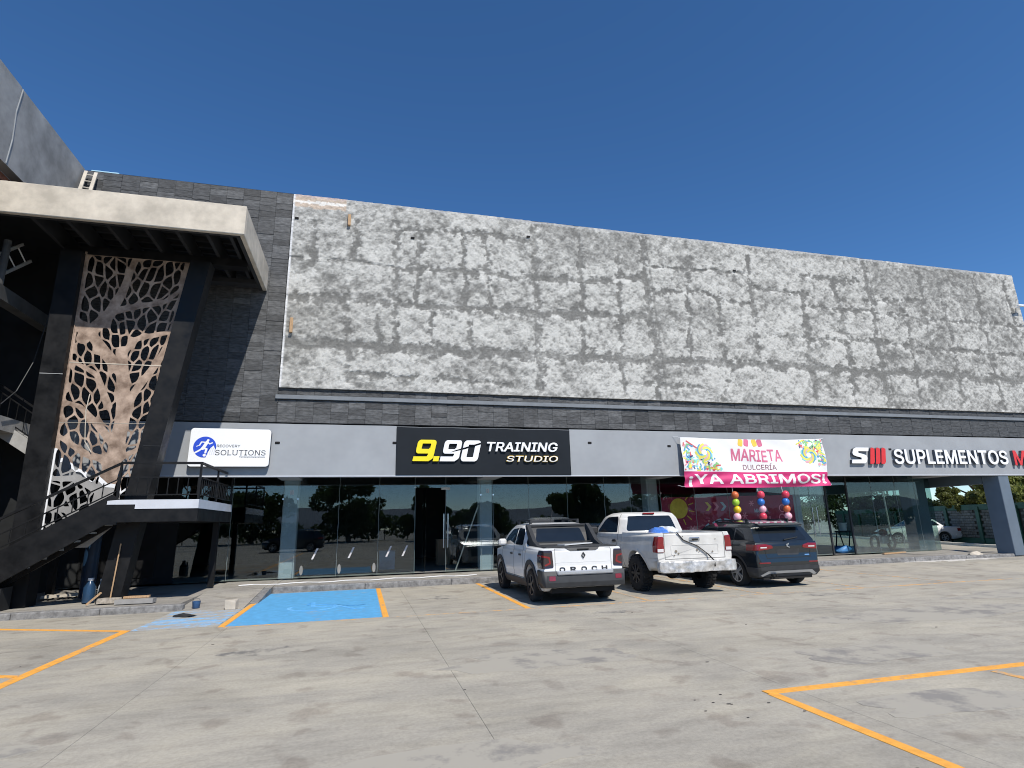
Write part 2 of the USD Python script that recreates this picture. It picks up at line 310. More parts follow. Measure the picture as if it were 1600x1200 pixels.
surf([(-2.24, 17.30, .155), (20.6, 17.30, .155), (20.6, 30, .20), (-2.24, 30, .20)], m_walk, 'sidewalk')
surf([(20.6, 17.30, .155), (25.8, 17.30, .05), (25.8, 19.4, .06), (23.2, 19.4, .2), (20.6, 19.4, .195)], m_walk, 'sidewalk')
surf([(20.61, 19.401, .195), (23.2, 19.401, .2), (23.2, 30, .20), (20.61, 30, .20)], m_walk, 'sidewalk')
surf([(-14, 14.52, .135), (-3.75, 14.52, .135), (-3.75, 30, .20), (-14, 30, .20)], m_walk, 'sidewalk')
surf([(-3.75, 14.2, .01), (-2.42, 14.2, .01), (-2.42, 17.0, .17), (-2.24, 17.3, .155), (-2.24, 30, .2), (-3.75, 30, .20)][:2] + [(-2.42, 16.9, .17), (-3.75, 16.9, .17)], m_walk, 'ramp')
surf([(-3.75, 16.905, .171), (-2.42, 16.905, .171), (-2.42, 30, .2), (-3.75, 30, .20)], m_walk, 'sidewalk')
surf([(-2.42, 17.07, .165), (-2.245, 17.07, .165), (-2.245, 30, .2), (-2.42, 30, .2)], m_walk, 'sidewalk')

# ---------------------------------------------------------------- the shopping plaza
FY = 17.20; XL, XR = -8.2, 27.6
plaza = thing('shopping_plaza', 'long two-storey shopping plaza with patchy raw concrete upper wall and dark stone cladding', 'building', (0, 0, 0))
# core behind cladding
obj('backing_wall', bx(XL, XR, FY+.03, FY+.40, 4.60, 12.0), m_gap, plaza)
obj('roof', bx(XL, XR-.02, FY+.40, 34, 11.2, 11.5), m_wing, plaza)
obj('side_wall', bx(XR-.3, XR, FY+.41, 34, 4.6, 11.9), m_wing, plaza)
obj('end_wall', bx(XL-.14, XL-.01, FY+.31, 28.2, .15, 3.94), m_blackb, plaza)
obj('upper_floor', bx(XL, XR-.31, FY+.41, 34, 3.95, 4.3), m_inceil, plaza)
# raw concrete wall, colour of its plaster patches held per vertex
BV=[[[0.78,11.27],[0.75,9.23],[0.84,7.16],0.22],[[1.49,11.3],[1.41,8.45],0.22],[[2.9,11.14],[3.0,8.49],0.22],[[3.69,11.13],[3.87,8.37],0.18],[[1.92,8.54],[2.03,6.96],0.2],[[3.17,8.55],[3.16,7.23],0.2],[[-1.83,11.07],[-1.79,9.64],0.25],[[-0.51,11.23],[-0.5,9.88],0.25],[[5.44,11.95],[5.45,9.65],[5.47,5.8],0.28],[[7.02,12.01],[7.11,9.8],[7.07,7.01],0.25],[[8.57,10.92],[8.47,8.47],[8.42,5.9],0.2],[[9.57,11.93],[9.6,9.28],[9.8,7.15],[9.68,5.61],0.3],[[11.4,11.74],[11.25,9.41],[11.12,7.21],0.2],[[12.48,9.89],[12.5,7.29],0.2],[[14.03,11.48],[13.91,7.36],0.22],[[12.96,7.31],[12.21,5.62],0.15],[[16.34,10.09],[16.18,6.97],[16.3,5.75],0.35],[[17.83,10.76],[18.03,9.41],[18.02,7.06],[18.0,5.8],0.3],[[19.51,11.9],[19.61,9.53],[19.56,7.13],[19.58,5.59],0.35],[[21.12,10.06],[21.26,8.27],[21.09,5.64],0.2],[[22.44,11.46],[22.2,9.44],[22.29,8.06],0.3],[[23.4,10.53],[23.46,8.4],[23.32,7.03],[23.39,5.7],0.2],[[25.52,11.75],[25.39,9.66],[25.43,7.39],[25.46,5.76],0.25],[[27.18,11.59],[27.26,9.2],0.25],[[-0.73,8.25],[-0.53,5.82],0.2],[[0.24,7.9],[0.31,6.96],0.3]]
BH=[[[-2.68,9.77],[-0.42,9.78],[1.18,9.71],0.12],[[0.78,11.08],[2.85,11.23],[5.43,11.13],0.2],[[0.82,9.72],[2.85,9.78],[4.6,9.76],[7.14,9.85],[9.5,10.21],0.3],[[-2.59,8.41],[-0.36,8.53],[0.81,8.41],0.3],[[0.81,8.45],[2.85,8.52],[4.57,8.52],[6.83,8.55],[9.49,8.64],0.3],[[-2.49,7.01],[-0.3,7.03],[2.44,7.02],[5.18,7.0],0.45],[[5.52,7.04],[6.98,7.07],[9.35,7.08],[11.62,7.1],[14.28,7.08],[17.72,7.09],[20.81,7.08],[26.95,7.07],0.4],[[2.04,6.12],[4.51,5.93],0.15],[[9.67,10.65],[12.04,10.7],[13.98,10.73],0.12],[[9.7,9.66],[11.93,9.77],[12.71,9.53],[13.8,9.49],0.15],[[14.18,10.17],[16.5,10.1],0.15],[[16.4,9.56],[19.47,9.6],[22.38,9.45],[27.74,9.53],0.2],[[14.48,8.39],[16.46,8.26],[19.5,8.28],[23.05,8.16],[27.3,8.16],0.2],[[-0.64,6.11],[1.45,6.1],0.2],[[9.28,6.2],[11.5,6.15],0.2],[[16.33,10.9],[19.1,10.87],0.25],[[19.25,10.05],[22.25,10.29],0.2]]
BG=[[5.81,9.39,10.38,11.87,0.75],[-2.58,0.85,6.69,8.31,0.6],[19.94,23.65,10.4,11.8,0.8],[21.9,23.35,6.76,10.26,0.5],[-2.42,0.74,11.26,11.33,0.5],[14.29,26.89,6.9,7.13,0.35],[24.7,26.78,10.05,11.67,0.45],[9.55,12.28,8.25,9.28,0.45],[-0.77,0.78,9.79,11.19,0.3],[5.38,9.23,8.53,9.64,-0.1]]
BW=[[9.78,13.94,10.41,11.95,0.5],[5.44,9.02,5.97,8.15,0.5],[1.57,5.28,9.99,11.01,0.35],[1.59,5.24,8.82,9.64,0.35],[9.61,10.83,9.38,10.02,0.4],[14.31,18.93,7.1,9.14,0.35],[14.97,19.27,10.89,11.58,0.5],[17.21,19.28,8.69,10.7,0.4]]
def concrete_wall():
    x0, x1, z0, z1 = -2.47, XR+.15, 5.65, 11.93; s = .036
    nx, nz = int((x1-x0)/s), int((z1-z0)/s)
    X, Z = np.meshgrid(np.linspace(x0, x1, nx), np.linspace(z0, z1, nz), indexing='ij')
    P3 = np.stack([X, np.zeros_like(X), Z], -1)
    wx = (meshkit.fbm(P3*1.7+5, 5, 3)-.5)*.26; wz = (meshkit.fbm(P3*1.7+50, 5, 9)-.5)*.24
    px, pz = X+wx, Z+wz
    band = np.zeros_like(X); dmin = np.full_like(X, 9.0)
    edge = .6+.8*meshkit.fbm(P3*3.0, 4, 77)
    for L in BV+BH:
        w = L[-1]; pts = np.array(L[:-1])
        for a, b in zip(pts[:-1], pts[1:]):
            d = b-a; t = np.clip(((px-a[0])*d[0]+(pz-a[1])*d[1])/(d@d), 0, 1)
            ds = np.hypot(px-a[0]-t*d[0], pz-a[1]-t*d[1])
            dmin = np.minimum(dmin, ds-w*.42)
            band = np.maximum(band, np.clip(1.3-ds/(w*.50*edge), 0, 1))
    g = np.zeros_like(X)
    def soft(b):
        return np.clip(np.minimum(np.minimum(px-b[0], b[1]-px), np.minimum(pz-min(b[2], b[3]), max(b[2], b[3])-pz))/.35+.5, 0, 1)
    for b in BG: g = np.maximum(g, soft(b)*b[4])
    wht = np.zeros_like(X)
    for b in BW: wht = np.maximum(wht, soft(b)*b[4])
    f1 = meshkit.fbm(P3*.9+11, 5, 5); f2 = meshkit.fbm(P3*4.5+2, 5, 21); f3 = meshkit.fbm(P3*np.array([9, 1, 5.0])+7, 4, 31); f4 = meshkit.fbm(P3*16.0, 3, 41)
    f5 = meshkit.fbm(P3*np.array([7, 1, 11.0])+3, 5, 61)
    f6 = meshkit.fbm(P3*.55+31, 4, 91); f7 = meshkit.fbm(P3*2.2+13, 5, 17)
    f8 = meshkit.fbm(P3*np.array([1.6, 1, .35])+77, 4, 55)
    ring = np.clip(band/.2, 0, 1)*np.clip((.55-band)/.2, 0, 1)
    crust = np.clip((dmin+.24*(f2-.5)+.26*(f3-.5)+.24*(f5-.5)+.06*(f7-.5))/.06+.5, 0, 1)
    bandm = (1-crust)*np.clip(.85+1.2*(f7-.5)+.9*(f6-.5), .45, 1)
    fleck = np.clip((meshkit.fbm(P3*np.array([11, 1, 8.0])+91, 4, 71)-.60)*9, 0, 1)*.45
    gm = g*np.clip(.55+2.2*(f7-.42), .2, 1)
    seams = np.zeros_like(X)
    for xa, xb in ((9.72, 10.05), (19.75, 19.85), (5.33, 5.38)): seams = np.maximum(seams, np.clip(1.4-np.abs(px*.5+X*.5-(xa+(xb-xa)*(11.9-Z)/6.3))/.045, 0, 1))
    base_ = .70+1.0*(f1-.5)+.7*(f7-.5)+.7*(f2-.5)+.6*(f3-.5)+.7*(f5-.5)-.10*(X > 19.8)+.16*wht
    base_ = base_+.22*ring*np.clip(1.6*(f2-.28), 0, 1)
    drip = np.clip((Z-10.6)/1.3, 0, 1)*np.clip((f8-.46)*5, 0, 1)
    white = base_*(1-.88*bandm)*(1-.62*gm)*(1-.28*drip)*(1-.55*seams)*(1-fleck)
    low = np.clip((5.95-Z+.25*(f2-.5)*4)/.25, 0, 1); white = np.maximum(white, low*.6*(f3+.25))
    white = np.clip(white+.65*(f4-.5)*(.4+white)+.35*(f3-.5), 0, 1); white = .35*white+.65*white*white*(3-2*white)
    c0, c1 = np.array([.165, .162, .152]), np.array([.50, .492, .462])
    col = c0+(c1-c0)*white[..., None]
    col *= (1+.18*(f4-.5)+.25*(f2-.5))[..., None]
    # thin ridges along some joints
    rid = np.clip(1-np.abs(band-.72)/.12, 0, 1)*(f2 > .48)
    col += .10*rid[..., None]
    # raw brick-coloured screed patch at the upper left corner with a white band
    pt = (X < -.86+.02*(f2-.5)) & (Z > 11.50+.12*(f2-.5)); col[pt] = np.array([.50, .41, .33])*(1+.3*(f4[pt]-.5))[:, None]
    pw = (X < -.86) & (np.abs(Z-11.70-.02*(X+1.6)) < .05+.08*(f3-.5)) & pt; col[pw] = (.72, .69, .64)
    top = Z > 11.86+.04*(f3-.5); col[top] = np.maximum(col[top], .38)
    left = X < x0+.06; col[left] = np.maximum(col[left], .62)
    rel = -.012*white+.018*band-.02*(f2-.5)-.03*(f1-.5)-.012*(f4-.5)
    V = np.stack([X, 17.12+rel, Z], -1).reshape(-1, 3); idx = np.arange(nx*nz).reshape(nx, nz)
    q = np.stack([idx[:-1, :-1], idx[1:, :-1], idx[1:, 1:], idx[:-1, 1:]], -1).reshape(-1, 4)
    F = np.vstack([q[:, [0, 1, 2]], q[:, [0, 2, 3]]]); C = col.reshape(-1, 3)
    # returns: edges folded back to the cladding plane
    loops = [idx[:, 0], idx[-1, :], idx[::-1, -1], idx[0, ::-1]]; vs, fs, cs = [V], [F], [C]; n = len(V)
    for lp in loops:
        b = V[lp].copy(); b[:, 1] = FY+.029; k = len(lp); vs.append(V[lp]); vs.append(b); cs += [C[lp], C[lp]]
        i = np.arange(k-1); fs.append(np.vstack([np.c_[n+i, n+k+i, n+i+1], np.c_[n+i+1, n+k+i, n+k+i+1]])); n += 2*k
    return np.vstack(vs), np.vstack(fs), np.vstack(cs)
cw_mat = usdkit.material(stage, '/World/Looks/patchy_concrete', {
    'a': ('attribute', {'attribute': 'tone'}), 'g': ('geometry', {}), 'n': ('noise_texture', {'scale': 14.0, 'detail': 6.0, 'roughness': .7}), 'n2': ('noise_texture', {'scale': 70.0, 'detail': 4.0, 'roughness': .7}),
    'r': ('rgb_ramp', {'ramp': [(.3, (.80, .80, .80)), (.5, (1, 1, 1)), (.7, (1.12, 1.12, 1.12))]}), 'r2': ('rgb_ramp', {'ramp': [(.28, (.84, .84, .83)), (.6, (1.04, 1.04, 1.04))]}),
    'm': ('mix', {'mix_type': 'multiply', 'fac': 1.0}), 'm2': ('mix', {'mix_type': 'multiply', 'fac': 1.0}), 'b': ('bump', {'strength': .5, 'distance': .012}), 'p': ('principled_bsdf', {'roughness': .9, 'specular_ior_level': .2})},
    [('g.position', 'n.vector'), ('g.position', 'n2.vector'), ('n.fac', 'r.fac'), ('n2.fac', 'r2.fac'), ('a.color', 'm.color1'), ('r.color', 'm.color2'), ('m.color', 'm2.color1'), ('r2.color', 'm2.color2'), ('m2.color', 'p.base_color'), ('n.fac', 'b.height'), ('b.normal', 'p.normal')], surface='p.BSDF')
cv, cf, cc = concrete_wall()
cwp = usdkit.mesh(stage, '/World/shopping_plaza/concrete_wall', (cv, cf), cw_mat)
UsdGeom.PrimvarsAPI(cwp).CreatePrimvar('tone', Sdf.ValueTypeNames.Color3fArray, 'vertex').Set(Vt.Vec3fArray.FromNumpy(cc.astype(np.float32)))
# small fittings of the raw wall
for (x, z, l) in ((-.75, 11.19, .38), (-2.255, 7.54, .46)): obj('wooden_batten', rbx(x-.045, x+.045, 17.02, 17.11, z-l/2, z+l/2, .008), m_wood, plaza)
for (x, z) in ((-2.33, 11.09), (1.26, 10.81), (5.21, 11.3), (13.34, 10.8)): obj('wall_socket_hole', rbx(x-.06, x+.06, 17.08, 17.125, z-.03, z+.03, .005), m_gap, plaza)
obj('wall_lamp', cat([rbx(27.25, 27.62, 16.80, 16.9, 10.33, 10.42, .02), tube((27.5, 16.9, 10.37), (27.5, 17.12, 10.37), .03)]), m_white, plaza)

# stone cladding, tile by tile (the 300 that show largest as single prims, the rest joined)
def tiles():
    r = random.Random(11); out = []
    def column(x0, x1, z0, z1, phase):
        z = z0; hs = [.13, .26, .13, .19, .2, .13, .26]; i = phase
        while z < z1-.03:
            h = hs[(i*3+r.randrange(3)) % 7]; i += 1
            h = min(h, z1-z) if z1-z-h > .06 else z1-z
            p = r.choice((0, 0, .004, .008, .013)); out.append((x0+.002, x1-.002, FY-.004-p, FY+.03, z+.002, z+h-.002)); z += h
    x = XL; k = 0
    while x < -2.48:
        x1 = min(x+.475, -2.475); column(x, x1, 4.63, 11.97, k); k += 2; x = x1
    x = -2.473
    while x < XR:
        x1 = min(x+.49, XR); column(x, x1, 4.63, 5.30, k); k += 3
        column(x, x1, 5.45, 5.645, k); x = x1
    return out
tl = tiles()
def dist(t): c = np.array([(t[0]+t[1])/2, t[2], (t[4]+t[5])/2])-EYE; return (t[1]-t[0])*(t[5]-t[4])/(c@c)
vis = [t for t in tl if not (t[0] < -3.2 and t[4] < 8.2)]; 
tl.sort(key=lambda t: -dist(t)*(.2 if (t[0] < -4.2 and t[4] < 9.2) else 1))
for t in tl[:300]: obj('stone_tile', rbx(*t, .003), m_tile, plaza)
tag(obj('stone_tiles_remaining', cat([rbx(*t, .003) for t in tl[300:]]), m_tile, plaza), kind='stuff')
obj('ledge_strip', rbx(-2.55, XR, FY-.07, FY+.029, 5.315, 5.435, .006), m_strip, plaza)
# fascia band over the shops
obj('fascia', cat([bx(XL, .905, FY, FY+.25, 3.12, 4.59), bx(6.41, XR, FY, FY+.25, 3.12, 4.59), bx(.905, 6.41, FY+.01, FY+.25, 3.12, 4.575)]), m_fascia, plaza)
obj('fascia_drip', cat([bx(XL, XR, FY-.012, FY+.25, 3.085, 3.117)]), m_whiteb, plaza)
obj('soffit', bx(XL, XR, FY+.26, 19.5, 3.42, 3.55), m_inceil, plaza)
for (x, z) in ((-5.32, 4.03), (-2.41, 4.04), (.86, 4.08), (7.1, 4.16), (9.97, 4.085), (19.27, 4.07)):
    obj('conduit_hole', rbx(x-.06, x+.07, FY-.02, FY+.02, z-.035, z+.035, .012), m_gap, plaza)
# columns and beams between the shops
for cx in (-8.0, -2.16, 4.04, 10.27, 16.45):
    obj('column', bx(cx-.21, cx+.21, 19.2, 19.62, .18, 3.42), m_colm, plaza)
    obj('beam', bx(cx-.30, cx+.30, FY+.262, 19.195, 3.125, 3.41), m_fascia, plaza)
obj('column', bx(22.2, 23.05, 19.25, 19.75, .18, 3.42), m_colblue, plaza)
obj('beam', bx(22.2, 23.1, FY+.262, 19.24, 3.125, 3.41), m_fascia, plaza)
obj('corner_column', rbx(24.42, 24.95, 17.22, 17.88, .02, 3.118, .015), m_colblue, plaza)
obj('beam', bx(24.42, 24.95, 17.89, 33.5, 2.80, 3.41), m_colblue, plaza)
obj('soffit', bx(23.2, XR-.01, 19.51, 33.5, 3.42, 3.55), m_inceil, plaza)
# shop interiors
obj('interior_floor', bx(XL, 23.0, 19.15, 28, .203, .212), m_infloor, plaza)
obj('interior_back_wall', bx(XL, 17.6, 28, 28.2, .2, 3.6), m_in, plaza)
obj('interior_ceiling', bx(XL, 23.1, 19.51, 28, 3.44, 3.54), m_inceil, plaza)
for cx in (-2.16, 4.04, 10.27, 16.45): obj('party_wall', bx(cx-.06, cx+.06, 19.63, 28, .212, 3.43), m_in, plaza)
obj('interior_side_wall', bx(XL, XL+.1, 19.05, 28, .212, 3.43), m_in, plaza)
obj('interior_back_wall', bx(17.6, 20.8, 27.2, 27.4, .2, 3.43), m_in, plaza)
# glass fronts: every pane a part
GY = 19.02
def pane(x0, x1, z0=.215, z1=3.40, mat=m_pane): return obj('glass_pane', bx(x0+.006, x1-.006, GY, GY+.010, z0, z1), mat, plaza)
obj('blank_wall', bx(-8.15, -5.21, GY+.03, GY+.12, .212, 3.41), m_blackb, plaza)
for x0_, x1_ in ((-7.6, -6.8), (-6.5, -5.7)): obj('wall_panel', rbx(x0_, x1_, GY+.005, GY+.029, .4, 2.6, .004), m_black, plaza)
for a, b in ((-5.2, -3.8), (-3.8, -2.36), (-2.36, -1.95), (-1.95, -.71), (-.71, .52), (.52, 1.66), (2.66, 3.84), (3.84, 4.25), (4.25, 5.5), (5.5, 6.9), (6.9, 8.3), (8.3, 9.3), (9.3, 10.05), (10.05, 10.50), (10.50, 11.9), (11.9, 13.3), (13.3, 14.8), (14.8, 16.3)): pane(a, b)
pane(1.66, 2.66, 2.86)
for a, b in ((16.3, 16.95), (16.95, 17.72)): pane(a, b, .215, 2.85)
pane(16.3, 17.72, 2.86); pane(17.72, 18.76, 2.86)
for a, b in ((18.76, 19.98), (19.98, 21.2), (21.2, 22.2), (22.2, 23.05)): pane(a, b, mat=m_pane2)
for y0, y1 in ((19.05, 20.6), (20.6, 22.2), (22.2, 23.8), (23.8, 25.4), (25.4, 27.0)): obj('side_glass_pane', bx(23.06, 23.07, y0, y1-.01, .215, 3.40), m_pane2, plaza)
m_sil = M('silicone', (.20, .24, .24), .4)
m_edge = M('glass_edge', (.10, .14, .14), .3)
for x in (1.66, 17.72, 18.76): obj('door_jamb', bx(x-(.03 if x > 5 else .008), x+(.03 if x > 5 else .008), GY-.02, GY+.05, .21, 3.40), m_blackplastic if x > 5 else m_edge, plaza)
for x in (-3.8, -2.36, -1.95, -.71, .52, 2.66, 3.84, 4.25, 5.5, 6.9, 8.3, 9.3, 10.05, 10.5, 11.9, 13.3, 14.8, 16.3, 16.95, 19.98, 21.2, 22.2): obj('pane_joint', bx(x-.005, x+.005, GY-.003, GY+.013, .215, 3.40), m_sil, plaza)
dr = obj('glass_door', bx(2.0, 2.012, 19.06, 20.0, .23, 2.84), m_pane, plaza)
obj('glass_door', bx(18.72, 18.732, 19.06, 20.0, .23, 2.84), m_pane, plaza)
def handle(x, z0=.95, z1=2.02, y=GY-.08):
    return cat([tube((x, y, z0), (x, y, z1), .017), tube((x, y, z0+.12), (x, GY+.02, z0+.12), .010), tube((x, y, z1-.12), (x, GY+.02, z1-.12), .010)])
for x in (2.585, 2.72, 16.93, 17.14): obj('door_handle', handle(x), m_chrome, plaza)
for x, z in ((1.66, 2.88), (-2.37, 2.55), (-1.94, 2.55), (3.83, 2.62), (4.26, 2.62), (10.52, 2.62)): obj('glass_clamp', trimesh.creation.cylinder(.028, segment=[(x, GY-.018, z), (x, GY+.03, z)], sections=12), m_chrome, plaza)
obj('door_patch_fitting', rbx(2.5, 2.8, GY-.02, GY+.03, 2.80, 2.88, .005), m_alu, plaza)
for x in (-2.13, 4.07): obj('glass_sticker', cat([rbx(x-.05, x-.01, GY-.006, GY-.001, 2.68, 2.82, .001), rbx(x+.01, x+.05, GY-.006, GY-.001, 2.68, 2.82, .001)]), m_whiteb, plaza)
for x in (-1.35, -.28, .86, 1.40)[:3]+(1.36,): obj('glass_tape', xz(extr(affinity.translate(Polygon([(-.10, -.16), (-.045, -.16), (.10, .16), (.045, .16)]), x, .90), .003), GY-.002), m_clearlamp, plaza)
for x in (-1.72, -.62, .42): obj('glass_smudge', xz(extr(affinity.translate(affinity.scale(Point(0, 0).buffer(.1, 6), .5, 1.4), x, .43), .003), GY-.002), M(f'smudge_{int(x*100)+500}', (.25, .25, .24), .9), plaza)
m_clad0 = M('dark_concrete', (.055, .055, .054), .85, .25, 3)  # cross beam and downpipe: shade put into the colour as a darker tone
# ---------------------------------------------------------------- left wing, canopy, tree panel, stairs
WX = -8.22
wing = thing('concrete_wing', 'bare grey concrete wing with high parapet and dark open floor at the left', 'building', (0, 0, 0))
obj('parapet', cat([bx(WX-.25, WX, 11.0, 13.9, 9.92, 12.0), bx(WX-.25, WX-.004, 13.905, 17.19, 9.93, 11.99)]), m_wing, wing)
obj('parapet_joint_ridge', polyline([(WX+.003, 13.85+.05, 9.95), (WX+.003, 13.95, 10.6), (WX+.003, 13.88, 11.3), (WX+.003, 13.95, 11.98)], .014), m_fascia, wing)
obj('roof_slab', bx(-16, WX-.26, 9.5, 17.19, 9.75, 9.915), m_brick, wing)
for k in range(9): obj('ceiling_joist', bx(-16, WX-.27, 10.0+k*.85, 10.12+k*.85, 9.55, 9.745), m_blackb, wing)
r_ = random.Random(8)
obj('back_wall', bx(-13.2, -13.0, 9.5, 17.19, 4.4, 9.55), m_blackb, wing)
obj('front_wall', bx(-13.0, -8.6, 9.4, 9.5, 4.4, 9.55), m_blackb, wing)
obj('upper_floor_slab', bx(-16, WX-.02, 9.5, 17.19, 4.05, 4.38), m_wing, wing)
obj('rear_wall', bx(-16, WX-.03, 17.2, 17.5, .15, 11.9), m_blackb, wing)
obj('cross_beam', bx(WX-.3, WX-.02, 11.0, 17.10, 6.95, 7.28), m_clad0, wing)
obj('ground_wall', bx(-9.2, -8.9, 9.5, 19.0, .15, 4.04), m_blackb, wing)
obj('downpipe', tube((WX-.1, 14.7, 4.40), (WX-.1, 14.7, 8.4), .075, 12), m_clad0, wing)
obj('hanging_cable', polyline([(-7.95, 16.3, 8.3), (-7.98, 16.2, 7.0), (-8.02, 16.0, 5.8), (-8.1, 15.7, 5.0), (-8.15, 15.3, 4.6)], .012), m_blackplastic, wing)
# flight of stairs behind the left pillar, going up to the wing
fl2 = thing('upper_stair_flight', 'short concrete stair flight with thin black rail behind the left pillar', 'stairs', (0, 0, 0))
obj('stringer', bar((-7.65, 16.3, 3.55), (-9.2, 16.3, 4.60), .25, .30), m_wing, fl2)
a, b = np.array((-7.7, 16.2, 4.55)), np.array((-9.2, 16.2, 5.60))
obj('handrail', bar(a, b, .04, .04), m_black, fl2); obj('lower_rail', bar(a-(0, 0, .16), b-(0, 0, .16), .025, .025), m_black, fl2); obj('bottom_rail', bar(a-(0, 0, .72), b-(0, 0, .72), .025, .025), m_black, fl2)
for k in range(9):
    p = a+(b-a)*(k/8.0); obj('baluster', tube(p-(0, 0, .72), p-(0, 0, .16), .010, 6), m_black, fl2)
for k in range(6):
    q = np.array((-7.75-.25*k, 16.75, 3.62+.17*k)); obj('step', bx(q[0]-.26, q[0], 16.43, 17.1, q[2], q[2]+.05), m_wing, fl2)

CY, CZ0, CZ1, CXR = 13.64, 8.60, 9.36, -3.02
canopy = thing('entrance_canopy', 'cream concrete canopy slab with black steel underside over the stairs', 'canopy', (0, 0, 0))
obj('front_fascia', rbx(-11.5, CXR, CY, CY+.12, CZ0, CZ1, .012), m_cream, canopy)
obj('side_fascia', rbx(CXR-.12, CXR-.002, CY+.122, 17.16, CZ0+.003, CZ1-.003, .012), m_cream, canopy)
obj('deck', bx(-11.5, CXR-.125, CY+.125, 17.16, CZ1-.12, CZ1-.02), m_blackb, canopy)
for k in range(9): obj('deck_rib', bx(-8.1, CXR-.13, CY+.26+k*.36, CY+.34+k*.36, CZ1-.20, CZ1-.122), m_blackplastic, canopy)
for x in (-7.6, -6.9, -6.1, -5.3, -4.62, -3.95, -3.42): obj('cross_joist', bx(x-.04, x+.04, CY+.124, 17.16, CZ0+.12, CZ1-.205), m_blackplastic, canopy)
obj('edge_beam', cat([bx(-11.5, CXR-.13, CY+.124, CY+.20, CZ0-.002, CZ0+.115), bx(CXR-.21, CXR-.124, CY+.21, 17.15, CZ0-.002, CZ0+.115)]), m_blackplastic, canopy)
obj('main_beam', bx(-7.45, CXR-.215, 15.32, 15.62, CZ0-.10, CZ0+.11), m_black, canopy)
obj('rear_beam', bx(-7.45, CXR-.215, 16.6, 16.9, CZ0-.03, CZ0+.11), m_blackplastic, canopy)
def slant(x0b, x1b, zb, x0t, x1t, zt, y0, y1): return prism([(x0b, zb), (x1b, zb), (x1t, zt), (x0t, zt)], y0, y1)
obj('pillar', slant(-7.40, -6.93, .13, -7.46, -6.99, CZ0-.105, 15.15, 15.60), m_black, canopy)
obj('pillar', slant(-5.62, -5.16, .13, -4.56, -4.09, CZ0-.105, 15.15, 15.60), m_black, canopy)
obj('pillar_seam', bx(-7.43, -6.96, 15.143, 15.149, 5.32, 5.335), m_alu, canopy)
obj('pillar_seam', bx(-5.08, -4.62, 15.143, 15.149, 3.64, 3.65), m_blackplastic, canopy)

